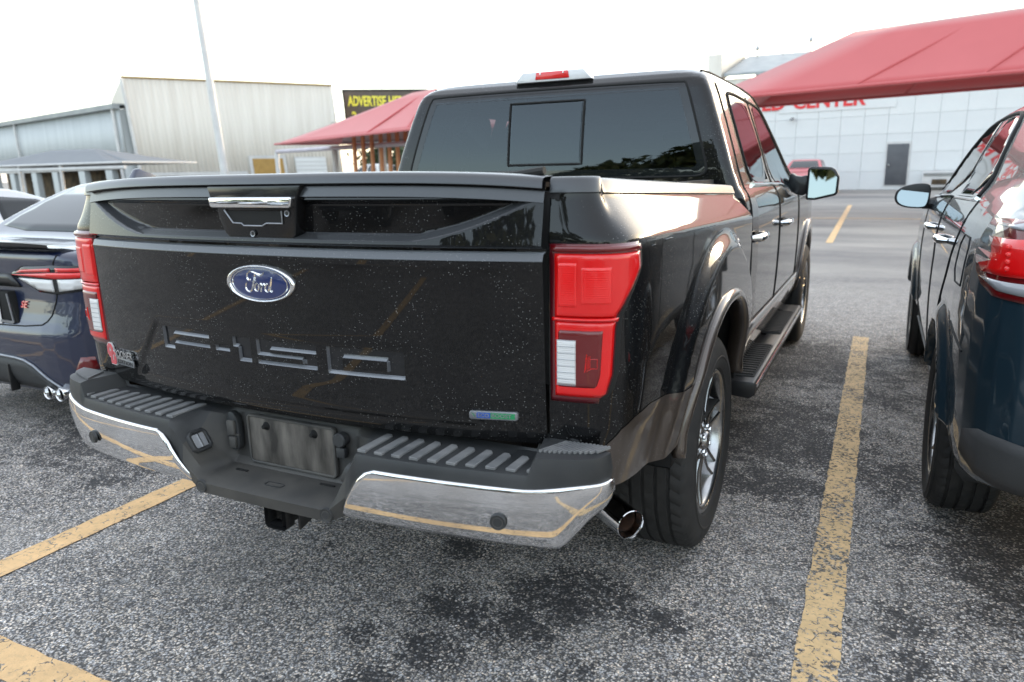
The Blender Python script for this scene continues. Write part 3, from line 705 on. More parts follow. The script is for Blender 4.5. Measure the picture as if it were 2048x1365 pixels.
for sg in (1, -1):
    up = []; low = []; segs = []
    zprof = np.r_[np.linspace(0, .5, 16)[:-1], np.linspace(.5, 1, 34)]
    for s in slist:
        y = pxy(s)[1]; zt = zrail(y)-.036; zb = max(z2(y), arch_z(y)); up.append([(s, lerp(zb, zt, t)) for t in zprof])
    bs = bed_obj('bed_side', sg, up, 0, 'black_paint', T)
    # tan lower corner behind and in front of the wheel
    for rng in ((0, s_at_y(WY+.01-AR)), (s_at_y(WY+.01+AR), dl[-1])):
        rows = []
        for s in [q for q in slist if rng[0]-1e-4 <= q <= rng[1]+1e-4]:
            y = pxy(s)[1]; zb = max(zbot(y), arch_z(y)); zt = z2(y)
            if zt-zb < .004: zb = zt-.004
            rows.append([(s, lerp(zb, zt, t)) for t in np.linspace(0, 1, 9)])
        if len(rows) > 1: bed_obj('lower_panel', sg, rows, .002, 'tan_paint', T)
    # black moulding on the bed rail
    rows = []
    for s in slist:
        y = pxy(s)[1]; zr = zrail(y); rows.append([bed_pt(s, zr-.037, .003), bed_pt(s, zr-.035, .006), bed_pt(s, zr-.008, .004), bed_pt(s, zr-.001, -.002)]+[tuple(np.array(bed_pt(s, zr, 0))-np.array((d*abs(pn(s)[0]), -d*abs(pn(s)[1]), 0))) for d in (.015, .05, .075)])
    side_obj('rail_cap', sg, rows, 'cap_black', T, angle=50)
    # wheel arch moulding: swept section round the opening
    prof = [(-.004, -.05), (-.006, .004), (.0, .014), (.010, .018), (.026, .015), (.038, .004), (.040, -.02)]  # (radial out, lateral out)
    rows = []
    angs = np.linspace(R(14), R(168), 61)
    for a in angs:
        dx = math.cos(a); sup = (abs(math.cos(a))**2.25+abs(math.sin(a))**2.25)**(-1/2.25)
        row = []
        for ro, la in prof:
            y = WY+.01+(AR*sup+ro)*math.cos(a); z = WZ+.01+(AR*1.02*sup+ro)*math.sin(a)
            s = s_at_y(min(1.89, max(.3, y))); zz = max(.6, z)
            xb = bed_pt(s, zz)[0]; xb = max(xb, .975) if z > .7 else max(xb, .97)
            row.append((xb+la+.002, y, z))
        rows.append(row)
    side_obj('arch_moulding', sg, [r[::-1] for r in rows[::-1]], 'tan_paint', T, angle=50, solid=.002)
    # inner wheel house
    mb = MB(); mb.lathe([(.56, .97), (.555, .6), (.0, .6)], lambda r, a, h: (sg*h, WY+r*math.cos(a), max(WZ+.10, WZ+.02+r*math.sin(a))), 48); mb.build('wheel_house', 'gap_black', T)
    # ---- tail lamp
    def s_right(z): return s_at_y(interp(z, [.866, .872, .89, .937, 1.05, 1.08, 1.12, 1.186, 1.23, 1.25], [.13, .148, .163, .172, .176, .180, .205, .256, .250, .244]))
    def lamp_patch(name, z0, z1, s0, ins, off, mat, par, nz=20, ns=16, th=.006, slope=0., s1=None):
        rows = []
        for i in range(ns+1):
            row = []
            for j in range(nz+1):
                z = lerp(z0, z1, j/nz); a = s0; b = s1 if s1 else s_right(z)-ins; s = lerp(a, b, i/ns)
                zz = z+slope*((s-s0)/.2)**2
                e = min(1, min(i, ns-i, j, nz-j)/1.0)
                row.append(bed_pt(s, zz, off-(0.003 if e == 0 else 0)))
            rows.append(row)
        return side_obj(name, sg, rows, mat, par, solid=th, angle=50)
    lp = lamp_patch('tail_lamp', .866, 1.246, .004, .0, .004, 'lens_maroon', T, nz=34)
    lamp_patch('lamp_surround', .862, 1.25, .0, -.020, .0015, 'gap_black', lp)
    lamp_patch('upper_lens', 1.075, 1.224, .018, .010, .009, 'lens_red', lp)
    lamp_patch('reflector_block', 1.098, 1.205, .026, 0, .0108, 'lens_red_bright', lp, th=.003, s1=.072)
    lamp_patch('reflector_block', 1.105, 1.195, .080, 0, .0104, 'lens_red_bright', lp, th=.003, s1=.150)
    lamp_patch('lens_edge', 1.228, 1.242, .010, .004, .011, 'lens_red_deep', lp, nz=3)
    lamp_patch('lower_lens', .882, 1.066, .018, .008, .009, 'lens_red', lp)
    lamp_patch('lamp_divider', 1.066, 1.075, .012, .004, .012, 'lens_red', lp, nz=2)
    lamp_patch('dark_lens', .905, 1.046, .026, .034, .0115, 'lens_red_deep', lp, th=.004)
    rv = lamp_patch('reverse_lens', .912, 1.022, .024, 0, .0145, 'lens_white', lp, th=.004, s1=.070)
    # louvres of the reverse lens
    for k in range(8):
        z = .912+k*.0157
        pts = [bed_pt(lerp(.024, .070, t), z, .0152) for t in (0, .5, 1)]
        MB().tube([(sg*a, b, c_) for a, b, c_ in pts], .0007, 5).build('louvre', 'badge_grey', rv)
    if True:  # sensor mark moulded into the dark lens
        mk = [(.090, .945), (.095, .990), (.102, .978), (.118, .978), (.118, .955), (.105, .955)]
        pts = [bed_pt(a, b, .0122) for a, b in mk]
        MB().tube([(sg*a, b, c_) for a, b, c_ in pts], .0009, 5, closed=True).build('sensor_mark', 'lens_red', lp)
        for k in range(4):
            pts = [bed_pt(.093+k*.003, .95+t*.03+k*.002, .0121) for t in (0, .5, 1)]
            MB().tube([(sg*a, b, c_) for a, b, c_ in pts], .0007, 5).build('sensor_mark', 'lens_red', lp)

# bed box: floor, inner walls, front wall, folded soft cover at the corner
MB().box((0, 1.03, .90), (1.5, 1.75, .03)).build('bed_floor', 'interior', T)
for sg in (1, -1): MB().box((sg*.80, 1.03, 1.13), (.05, 1.76, .46)).build('bed_inner_wall', 'interior', T)
MB().box((0, 1.90, 1.12), (1.62, .03, .46)).build('bed_front_wall', 'interior', T)
MB().box((0, 1.0, 1.352), (1.57, 1.72, .012), rx=R(-1.9)).build('bed_cover', 'satin_black', T)
MB().tube([(-.76, .19, 1.392), (.30, .19, 1.393), (.70, .185, 1.402), (.775, .18, 1.412)], .010, 8).build('cover_seal', 'rubber', T)

# ---- rear bumper
bpath = chaikin([(0, -.052), (.25, -.050), (.50, -.040), (.72, -.012), (.84, .012), (.905, .032), (.95, .058), (.970, .088), (.973, .115)], 2, False)
bpath = np.array(bpath); bl = np.r_[0, np.cumsum(np.linalg.norm(np.diff(bpath, axis=0), axis=1))]
def bxy(s): return np.array((np.interp(s, bl, bpath[:, 0]), np.interp(s, bl, bpath[:, 1])))
def bn(s):
    a = bxy(max(0, s-.008)); b = bxy(min(bl[-1], s+.008)); t = (b-a)/np.linalg.norm(b-a)
    return np.array((t[1], -t[0])) if s > .01 else np.array((0, -1.))
ST = .722
PA = [(.185, .728), (.165, .722), (.152, .70), (.150, .575), (.135, .556), (.03, .553), (.004, .540), (.006, .508), (.12, .495)]
PB = [(.185, .728), (.15, .722), (.10, .722), (.03, .722), (.006, .716), (.0, .700), (.002, .62), (.022, .556), (.12, .54)]
bsl = sorted(set(list(np.linspace(0, .22, 8))+list(np.linspace(.22, .36, 15))+list(np.linspace(.36, bl[-1], 70))))
for sg in (1, -1):
    rows = []
    for s in bsl:
        x = bxy(s)[0]; t = sstep(.236, .338, x); tl = min(1, max(0, (x-.236)/.10)); n = bn(s); rows_ = []
        rise = .045*sstep(.800, .818, x)
        for k in range(9):
            d = lerp(PA[k][0], PB[k][0], tl); z = lerp(PA[k][1], PB[k][1], tl)
            if k <= 5: z += rise*(1 if k <= 4 else .55)
            if x > .80 and k < 3: d = min(d, (.12, .10, .07)[k]) if x > .9 else d
            q = bxy(s)-n*d
            if q[1] > .145 and x < .84: q[1] = .145+(.004 if k == 0 else 0)
            if x >= .84 and k <= 1: q[1] = max(q[1], .135); q[0] = max(q[0], .815)
            if x >= .84 and k == 2: q[1] = max(q[1], .10)
            rows_.append((q[0], q[1], z+(.085*sstep(.86, .975, x) if k >= 6 else 0)))
        rows.append(rows_)
    kc = max(i for i, s_ in enumerate(bsl) if bxy(s_)[0] <= .30)
    side_obj('step_recess', sg, [r[::-1] for r in rows[:kc+1]], 'recess_plastic', T, angle=32)
    bo = side_obj('bumper_bar', sg, [r[::-1] for r in rows[kc:]], 'black_plastic', T, angle=32)
    # chrome face
    top, bot = .684, .530
    csl = list(np.linspace(.0, 1, 60)); rows = []
    cp = [(.045, 0.0), (.0005, .0), (-.003, .0012), (-.0055, .004), (-.0065, .0075), (-.007, .011), (-.010, .030), (-.0115, .052), (-.0085, .085), (-.001, .118), (.008, .143), (.018, .156), (.04, .164)]
    cz = np.linspace(0, 1, len(cp))
    for t in csl:
        row = []
        for k, (d, dz) in enumerate(cp):
            z = top-dz; f_ = dz/.164
            s0 = .362-.105*f_ + .03*max(0, 1-f_*7)**2 + .02*max(0, (f_-.9)*10)
            s = lerp(s0, bl[-1]-.004, t); n = bn(s)
            x = bxy(s)[0]; dd = d
            if k > 1 and t < .01: dd = d+.006
            lift = .030*sstep(.78, .95, x)*(1-f_)
            tuck = .012*sstep(.85, .99, x)*f_
            q = bxy(s)-n*(dd+tuck); row.append((q[0], q[1], z+lift*.6+.088*f_*sstep(.86, .975, x)))
        rows.append(row)
    ch = side_obj('chrome_face', sg, [r[::-1] for r in rows], 'bumper_chrome', T, angle=60, solid=.004)
    # raised ribs on the step
    for k in range(10):
        xc = .352+k*.0505; pf = bxy(xc)[1]+.014
        y0, y1 = pf, .098
        MB().prism([(xc-.014, y0), (xc+.012, y0), (xc+.014, y1-.012), (xc+.004, y1), (xc-.012, y1)], lambda u, v, h: (sg*u, v, h), ST-.004, ST+.0045).build('step_rib', 'grey_rib', bo, bevel=.0015, seg=1)
    # corner tread bars
    for k in range(12):
        a = .832+k*.0105; y0 = interp(a, [.82, .86, .90, .94, .97], [.02, .028, .042, .062, .10])+.014; y1 = interp(a, [.82, .90, .97], [.125, .130, .130])
        MB().box((sg*(a+.004), (y0+y1)/2, ST+.0475), (.0052, max(.01, y1-y0), .006), rz=-sg*R(24)).build('tread_bar', 'grey_rib', bo)
    # parking sensors
    for (s, z, off) in ((.735, .600, .0145), (.232, .528, -.004)):
        q = bxy(s); n = bn(s)
        f = lambda r, a, h: (sg*(q[0]-n[1]*r*math.cos(a)+n[0]*(h+off)), q[1]+n[0]*r*math.cos(a)+n[1]*(h+off), z+r*math.sin(a))
        se = MB().lathe([(0, .004), (.011, .004), (.0125, .002), (.0155, .0035), (.019, .004), (.0215, -.004)], f, 24).build('parking_sensor', 'black_plastic', T)
        MB().lathe([(.0118, .0036), (.0130, .0042), (.0140, .0036)], f, 24).build('ring', 'dusty_plastic', se)
    # lamp window in the slanted recess wall
    if True:
        wx, wy, wz = -sg*.0, 0, 0
        cpt = Vector((sg*.290, .010, .640)); u = Vector((0, 1, 0)); v = Vector((sg*.52, 0, .85)).normalized(); nn = u.cross(v).normalized()
        if nn.x*sg > 0: nn = -nn
        pf_ = lambda a, b, h: tuple(cpt+u*a+v*b+nn*h)
        lo_ = MB(); o_, i_ = ring_poly(-.034, .034, -.034, .034, .012, .010); ring_prism(lo_, o_, i_, pf_, -.01, .014); lw = lo_.build('plate_lamp', 'black_plastic', T, bevel=.002, seg=1)
        MB().prism([(-.022, -.022), (.022, -.022), (.022, .022), (-.022, .022)], pf_, .000, .009).build('lamp_lens', 'lens_clear', lw, bevel=.002)
        MB().prism([(-.002, -.022), (.002, -.022), (.002, .022), (-.002, .022)], pf_, .009, .012).build('lamp_bulb', 'chrome', lw)
# plate recess panel
BY = .096
pp = MB().prism([(-.155, .572), (.155, .572), (.160, .578), (.160, .708), (.155, .714), (-.155, .714), (-.160, .708), (-.160, .578)], lambda u, v, h: (u, BY-h, v), -.01, .007).build('plate_panel', 'grime_panel', T, bevel=.004)
for x in (-.09, .09):
    MB().lathe([(0, .016), (.006, .015), (.008, .008), (.012, .003), (.014, 0)], lambda r, a, h, x=x: (x+r*math.cos(a), BY-.006-h, .690+r*math.sin(a)), 16).build('plate_bolt', 'gap_black', pp)
pg = MB(); o_, i_ = ring_poly(-.166, .166, .566, .720, .01, .008); ring_prism(pg, o_, i_, lambda u, v, h: (u, BY-h, v), 0, .011); pg.build('panel_edge', 'dusty_plastic', pp, bevel=.002, seg=1)
pl = MB().prism(chaikin([(-.232, .60), (-.195, .60), (-.190, .64), (-.19, .69), (-.205, .722), (-.228, .722), (-.240, .69), (-.238, .64)], 2), lambda u, v, h: (u, BY-h, v), 0, .022).build('trailer_socket', 'black_plastic', T, bevel=.004)
MB().box((-.214, BY-.026, .675), (.030, .012, .045)).build('socket_cover', 'dusty_plastic', pl, bevel=.004)
MB().box((-.212, BY-.026, .628), (.026, .012, .036)).build('socket_cover', 'dusty_plastic', pl, bevel=.004)
MB().tube([(-.237, BY-.02, .648), (-.19, BY-.02, .652)], .004, 8).build('hinge_pin', 'dusty_plastic', pl)
pl = MB().lathe([(0, .024), (.018, .024), (.021, .02), (.021, .0)], lambda r, a, h: (.190+r*math.cos(a), BY-h, .690+r*math.sin(a)), 28).build('round_socket', 'black_plastic', T)
MB().box((.19, BY-.01, .652), (.03, .018, .03)).build('socket_bracket', 'black_plastic', pl, bevel=.003)
# grime in the recess floor: stamped mark and drain slots
MB().box((-.16, .045, .5565), (.045, .008, .003)).build('drain_slot', 'gap_black', T); MB().box((.15, .06, .5565), (.05, .008, .003)).build('drain_slot', 'gap_black', T)
mk = MB(); o_, i_ = ring_poly(-.032, .032, -.012, .012, .006, .0025); ring_prism(mk, o_, i_, lambda u, v, h: (.005+u, .005+v, .5535+h), 0, .0022); mk.build('stamped_mark', 'black_plastic', T)
# hitch receiver
hr = MB(); o_, i_ = ring_poly(-.040, .040, -.040, .040, .009, .013); ring_prism(hr, o_, i_, lambda u, v, h: (.012+u, -.012+h, .465+v), 0, .035); rc = hr.build('hitch_receiver', 'satin_black', T, bevel=.004)
hr = MB(); o_, i_ = ring_poly(-.031, .031, -.031, .031, .006, .006); ring_prism(hr, o_, i_, lambda u, v, h: (.012+u, .0+h, .465+v), .02, .34); hr.build('receiver_tube', 'dusty_plastic', rc)
MB().box((.012, .345, .465), (.06, .01, .06)).build('tube_end', 'rust_inside', rc)
MB().prism([(.02, .49), (.02, .42), (.06, .43), (.26, .49)], lambda u, v, h: (.066+h, .0+u, v), 0, .008).build('chain_plate', 'satin_black', rc, bevel=.002)
# frame, axle, spare tyre and tail pipe under the bed
for sg in (1, -1): MB().box((sg*.42, 2.6, .56), (.09, 5.0, .14)).build('frame_rail', 'gap_black', T, bevel=.01)
MB().tube([(-.80, WY, WZ), (.80, WY, WZ)], .05, 14).build('rear_axle', 'gap_black', T)
MB().lathe([(.0, .10), (.26, .11), (.36, .08), (.38, 0), (.36, -.08), (.26, -.11), (0, -.1)], lambda r, a, h: (-.05+r*math.cos(a), .68+r*math.sin(a), .56+h), 36).build('spare_tyre', 'rubber', T)
d = Vector((.78, -.62, -.06)).normalized(); tip = Vector((.955, .33, .474))
ex = MB(); us = d.cross(Vector((0, 0, 1))).normalized(); vs_ = us.cross(d)
ff = lambda r, a, h: tuple(tip-d*h+us*(r*math.cos(a))+vs_*(r*math.sin(a)))
tp = MB().lathe([(.034, .18), (.036, .02), (.0385, .004), (.0405, .0), (.042, .002), (.0425, .02), (.0425, .21), (.036, .22), (.034, .6)], ff, 32).build('tail_pipe', 'chrome', T)
MB().lathe([(.0335, .03), (.0335, .30), (0, .30)], ff, 24).build('pipe_inside', 'rust_inside', tp)

# ---- wheels
def make_wheel(name, parent, loc, sg, Rt=.405, Wt=.27, Rr=.262, detail=True, spokes=6, rimmat='brushed_alloy'):
    root_m = 0
    hw = Wt/2
    lo = Vector(loc)
    F = lambda r, a, h: (lo.x+sg*h, lo.y+r*math.cos(a), lo.z+r*math.sin(a))
    # rim: barrel, lip, dish
    rim = MB().lathe([(Rr+.002, hw-.030), (Rr+.012, hw-.020), (Rr+.012, hw-.012), (Rr+.004, hw-.008), (Rr-.010, hw-.012), (Rr-.018, hw-.028), (Rr-.022, hw-.055), (Rr-.03, hw-.11), (Rr-.04, -hw+.02)], F, 64).build(name, rimmat, parent, angle=50)
    MB().lathe([(Rr-.04, hw-.12), (.0, hw-.12)], F, 32).build('brake_disc', 'gap_black', rim)
    # spokes in pairs
    for k in range(spokes):
        a0 = 2*math.pi*k/spokes+.26
        mb = MB()
        for da in (-1, 1):
            rows = []
            for t in (0, .35, .7, 1.0):
                r = lerp(.055, Rr-.012, t); am = a0+da*lerp(.26, .115, t)*(1 if t > 0 else 1.15); wd = lerp(.024, .017, t)/max(r, .06)
                top = lerp(hw-.030, hw-.022, t)-.012*math.sin(math.pi*t); dep = .040
                rows.append([F(r, am-wd*.85, top-dep), F(r, am-wd*.5, top-.004), F(r, am-wd*.15, top), F(r, am+wd*.15, top), F(r, am+wd*.5, top-.004), F(r, am+wd*.85, top-dep)])
            n = len(rows[0]); vs = [q for rw in rows for q in rw]; fs = [(i*n+j, i*n+j+1, (i+1)*n+j+1, (i+1)*n+j) for i in range(3) for j in range(n-1)]
            mb.add(vs, fs)
        mb.build('spoke', rimmat, rim, angle=30)
    MB().lathe([(0, hw-.018), (.030, hw-.019), (.034, hw-.024), (.036, hw-.032), (.075, hw-.036), (.082, hw-.05), (.082, hw-.09)], F, 36).build('hub_cap', rimmat, rim)
    for k in range(spokes):
        a = 2*math.pi*(k+.5)/spokes; cy, cz = .057*math.cos(a), .057*math.sin(a)
        MB().lathe([(0, hw-.018), (.008, hw-.019), (.010, hw-.024), (.010, hw-.04)], lambda r, b, h: (lo.x+sg*h, lo.y+cy+r*math.cos(b), lo.z+cz+r*math.sin(b)), 8).build('lug_nut', 'chrome', rim)
    # tyre
    n = 144 if detail else 48
    grooves = (-.066, -.022, .022, .066)
    prof = [(Rr+.006, hw-.020), (Rr+.018, hw-.004), (Rr+.045, hw+.006), (Rr+.085, hw+.004), (Rt-.032, hw-.006), (Rt-.014, hw-.018), (Rt-.006, hw-.03)]
    for g in reversed(grooves): prof += [(Rt-.002, g+.0065), (Rt-.011, g+.005), (Rt-.011, g-.005), (Rt-.002, g-.0065)]
    prof += [(Rt-.006, -hw+.03), (Rt-.014, -hw+.018), (Rt-.032, -hw+.006), (Rr+.05, -hw), (Rr+.006, -hw+.02)]
    vs = []; m_ = len(prof); fs = []
    for i, (r, h) in enumerate(prof):
        for k in range(n):
            rr = r; hh = h
            if detail and r > Rt-.016 and abs(h) > .068 and k % 3 == 0: rr = r-.006
            if detail and r > Rt-.004 and abs(h) < .066 and k % 4 == (int(h*60) % 4): rr = r-.004
            rr -= 0
            vs.append(F(rr, 2*math.pi*(k+(.6*math.sin(h*70) if detail and r > Rt-.012 else 0))/n, hh))
    for i in range(m_-1):
        for k in range(n): fs.append((i*n+k, i*n+(k+1) % n, (i+1)*n+(k+1) % n, (i+1)*n+k))
    ty = MB().add(vs, fs).build('tyre', 'rubber', rim, angle=28)
    if detail:  # raised ring and lettering blocks on the sidewall
        MB().lathe([(Rr+.056, hw+.0062), (Rr+.058, hw+.0078), (Rr+.062, hw+.0078), (Rr+.064, hw+.0062)], F, 96).build('sidewall_ring', 'rubber_side', rim)
    return rim
for sg in (1, -1):
    make_wheel('wheel', T, (sg*.860, WY, WZ), sg); make_wheel('wheel', T, (sg*.860, FY, WZ), sg, detail=False)

# ---- cab and nose (implicit body with window openings)
side = chaikin([(1.965, .50), (1.955, .95), (1.945, 1.30), (1.952, 1.45), (2.002, 1.76), (2.035, 1.82), (2.14, 1.868), (2.45, 1.895), (2.9, 1.905), (3.25, 1.885), (3.45, 1.845), (4.22, 1.335), (4.40, 1.30), (5.1, 1.26), (5.60, 1.20), (5.74, 1.10), (5.80, .85), (5.76, .45), (5.5, .38), (4.0, .42), (2.1, .42)], 1)
rear = chaikin(sym([(.90, .42), (.955, .52), (.985, .66), (.998, .90), (.997, 1.10), (.985, 1.22), (.955, 1.285), (.915, 1.33), (.845, 1.55), (.755, 1.80), (.715, 1.855), (.60, 1.89), (.3, 1.91)]), 1)
plan = chaikin(sym([(.86, 1.90), (.93, 1.935), (.985, 2.0), (1.01, 2.3), (1.01, 3.9), (1.0, 5.2), (.93, 5.6), (.70, 5.78), (.0, 5.88)])[::1], 1)
CB = Body([(side, rear, plan, .05)], wells=[(FY, WZ+.02, .50, .60)], flares=())
RW = [(-.785, 1.385), (-.70, 1.372), (.70, 1.372), (.785, 1.385), (.775, 1.45), (.672, 1.775), (.645, 1.797), (-.645, 1.797), (-.672, 1.775), (-.775, 1.45)]
SW1 = [(2.40, 1.335), (2.97, 1.325), (2.97, 1.755), (2.50, 1.765), (2.40, 1.74), (2.36, 1.60), (2.345, 1.42)]
SW2 = [(3.10, 1.322), (3.42, 1.312), (3.62, 1.245), (4.00, 1.232), (4.05, 1.30), (3.50, 1.70), (3.36, 1.748), (3.10, 1.755)]
WS = [(-.82, 1.40), (.82, 1.40), (.66, 1.79), (-.66, 1.79)]
cab = body_obj(CB, 'cab', (-1.1, 1.85, .34), (1.1, 5.95, 1.99), .021, 'black_paint', T,
               holes=[(RW, 1, -1, .025), (SW1, 0, 1, .02), (SW1, 0, -1, .02), (SW2, 0, 1, .02), (SW2, 0, -1, .02), (WS, 1, 1, .03)])
def inset_poly(poly, d):
    c = np.mean(poly, axis=0); out = []; n = len(poly); P = [np.array(q, float) for q in poly]
    A = sum(P[i][0]*P[(i+1) % n][1]-P[(i+1) % n][0]*P[i][1] for i in range(n)); sg = 1 if A > 0 else -1
    for i in range(n):
        e1 = P[i]-P[i-1]; e2 = P[(i+1) % n]-P[i]; n1 = np.array((-e1[1], e1[0]))/np.linalg.norm(e1)*sg; n2 = np.array((-e2[1], e2[0]))/np.linalg.norm(e2)*sg
        b = n1+n2; b = b/max(.5, b@b/2); out.append(tuple(P[i]+b*d/1.0*1.0))
    return out
def frame_patch(B, name, poly, w, axis, sgn, mat, parent, off, th=.006, res=.02, sm=2):
    """band between poly and its inset, laid on the body"""
    o = chaikin(poly, sm); i = chaikin(inset_poly(poly, w), sm); n = len(o)
    U = np.array([q[0] for q in o]+[q[0] for q in i]); V = np.array([q[1] for q in o]+[q[1] for q in i])
    P, Nn, ok = B.project(U, V, axis, sgn); P = P+Nn*off
    ob = mobj(name, P, [(k, (k+1) % n, n+(k+1) % n, n+k) for k in range(n)], mat, parent, angle=40 if th else 0)
    ct = sum(1 for p in ob.data.polygons if p.normal.dot(Vector(Nn[p.vertices[0]])) > 0)
    if ct < n/2: ob.data.flip_normals()
    if th: md = ob.modifiers.new('thickness', 'SOLIDIFY'); md.thickness = th; md.offset = -1
    else: ob.data.normals_split_custom_set_from_vertices([tuple(map(float, q)) for q in Nn])
    return ob
frame_patch(CB, 'window_border', RW, .040, 1, -1, 'dark_glass', cab, .0012, th=0)
CB.patch('rear_window', inset_poly(RW, .030), 1, -1, 'privacy_glass', T, off=.0005, th=0, res=.05, smooth_n=2)
frame_patch(CB, 'window_seal', [(a*1.008, b+(.005 if b > 1.6 else -.005)) for a, b in RW], .010, 1, -1, 'gap_black', cab, .003, th=.003)
# sliding centre pane frame
SLD = [(-.20, 1.44), (.19, 1.44), (.19, 1.735), (-.20, 1.735)]
CB.curve('slider_frame', SLD+[SLD[0]], 1, -1, 'gap_black', T, r=.0055, off=.003, closed=False, sm=0, res=.03)
CB.patch('slider_pane', [(a*.985, b) for a, b in inset_poly(SLD, .008)], 1, -1, 'privacy_glass', T, off=.004, th=0, res=.06)
# third brake lamp on the roof edge
def hb_pt(x, z, h): return (x, 2.085-h-.03*(x/.2)**2*0, z)
bl3 = MB().prism([(-.20, 1.836), (-.155, 1.884), (.165, 1.884), (.21, 1.836)], hb_pt, -.09, .045).build('high_brake_lamp', 'lens_white', T, bevel=.006)
MB().prism([(-.085, 1.846), (-.078, 1.881), (.088, 1.881), (.095, 1.846)], hb_pt, -.08, .050).build('red_lens', 'lens_red', bl3, bevel=.004)
for sx in (-.055, .065): MB().lathe([(0, .052), (.004, .0515), (.005, .049)], lambda r, a, h: hb_pt(sx+r*math.cos(a), 1.872+r*math.sin(a), h), 10).build('lamp_screw', 'chrome', bl3)
for sg in (1, -1):
    for nm, poly in (('door_window', SW1), ('door_window', SW2)):
        frame_patch(CB, 'window_trim', poly, .028, 0, sg, 'dark_glass', cab, .002, th=0)
        CB.patch(nm, inset_poly(poly, .022), 0, sg, 'privacy_glass', T, off=.001, th=0, res=.06, smooth_n=2)
    CB.curve('belt_trim', [(2.36, 1.328), (3.0, 1.315), (3.42, 1.303), (3.62, 1.238), (4.02, 1.225)], 0, sg, 'chrome', cab, r=.010, off=.004, sm=1)
    CB.curve('window_surround', [(2.352, 1.34), (2.338, 1.42), (2.352, 1.60), (2.395, 1.75), (2.50, 1.778), (3.1, 1.768), (3.38, 1.76), (3.52, 1.71), (4.08, 1.30)], 0, sg, 'gap_black', cab, r=.007, off=.002, sm=1)
    # door cuts
    CB.curve('door_gap', [(2.22, 1.85), (2.16, 1.60), (2.10, 1.36), (2.06, 1.20), (2.05, .85), (2.10, .58)], 0, sg, 'gap_black', cab, r=.005, sm=1)
    CB.curve('door_gap', [(3.035, 1.79), (3.03, 1.3), (3.02, .9), (2.96, .56)], 0, sg, 'gap_black', cab, r=.005, sm=1)
    CB.curve('door_gap', [(4.08, 1.22), (4.12, .95), (4.10, .56)], 0, sg, 'gap_black', cab, r=.005, sm=1)
    CB.curve('drip_rail', [(2.12, 1.842), (2.6, 1.852), (3.2, 1.842), (3.45, 1.80), (4.2, 1.33)], 0, sg, 'gap_black', cab, r=.006, sm=1)
    # tan lower doors and sill
    CB.patch('lower_trim', [(1.985, .47), (4.35, .47), (4.33, .66), (3.2, .675), (1.99, .69)], 0, sg, 'tan_paint', T, off=.006, th=.006, res=.08)
    frame_patch(CB, 'front_arch_moulding', [(FY+.58*math.cos(a), WZ+.02+.58*math.sin(a)) for a in np.linspace(R(9), R(171), 20)], .07, 0, sg, 'tan_paint', T, .02, th=.03, sm=0)
    CB.curve('door_step_line', [(2.02, .70), (4.3, .67)], 0, sg, 'gap_black', cab, r=.003)
    # chrome handles with lock plate
    for yc in (2.155, 3.16):
        P, Nn, ok = CB.project(np.array([yc]), np.array([1.095]), 0, sg); x = P[0, 0]
        h = MB().tube([(x-sg*.002, yc-.10, 1.095), (x+sg*.030, yc-.085, 1.096), (x+sg*.040, yc-.04, 1.097), (x+sg*.040, yc+.05, 1.098), (x+sg*.028, yc+.09, 1.098), (x-sg*.002, yc+.105, 1.098)], [.012, .018, .019, .018, .017, .012], 12).build('door_handle', 'chrome', T)
        MB().box((x+sg*.002, yc, 1.096), (.006, .12, .05)).build('handle_cup', 'gap_black', h, bevel=.002)
    # running board
    rb = MB().prism([(.90, .455), (1.035, .455), (1.045, .445), (1.045, .395), (1.02, .375), (.90, .385)], lambda u, v, h: (sg*u, h, v), 1.93, 4.05).build('running_board', 'satin_black', T, bevel=.006)
    MB().prism([(1.0455, .447), (1.050, .447), (1.050, .425), (1.0455, .425)], lambda u, v, h: (sg*u, h, v), 1.94, 4.04).build('board_edge', 'chrome', rb)
    for (a, b) in ((2.02, 2.70), (3.02, 3.75)):
        pad = MB().box((sg*.970, (a+b)/2, .457), (.11, b-a, .006)).build('tread_pad', 'rubber', rb, bevel=.002)
        nb = int((b-a)/.045)
        for k in range(nb):
            MB().box((sg*.970, a+.03+k*.045, .463), (.096, .018, .008)).build('tread_rib', 'rubber_side', rb)
    for a in (2.2, 3.0, 3.8): MB().box((sg*.80, a, .43), (.30, .05, .05)).build('board_bracket', 'gap_black', rb)
    # door mirror
    yb = 3.86
    ma = MB().prism(chaikin([(.93, 1.235), (1.06, 1.215), (1.06, 1.36), (.99, 1.34), (.93, 1.38)], 1), lambda u, v, h: (sg*u, yb+h, v), -.02, .09).build('door_mirror', 'satin_black', T, bevel=.01)
    shell = [(1.045, 1.195), (1.10, 1.192), (1.225, 1.222), (1.238, 1.24), (1.242, 1.34), (1.215, 1.385), (1.19, 1.402), (1.065, 1.408), (1.047, 1.39)]
    MB().prism(shell, lambda u, v, h: (sg*(u if h < .05 else lerp(u, 1.14, .12)), yb+h, v if h < .05 else lerp(v, 1.3, .12)), -.06, .10).build('mirror_shell', 'satin_black', ma, bevel=.014, seg=3)
    gp = inset_poly(shell, .016)
    MB().prism(gp, lambda u, v, h: (sg*u, yb-.070+h+.03*(u-1.14)+.10*(v-1.3), v), -.001, .0).build('mirror_pane', 'mirror_glass', ma)
    MB().tube([(sg*a, yb-.066, b) for a, b in ((1.155, 1.225), (1.20, 1.238), (1.222, 1.262), (1.222, 1.285))], .004, 6).build('spot_mirror_edge', 'chrome', ma)
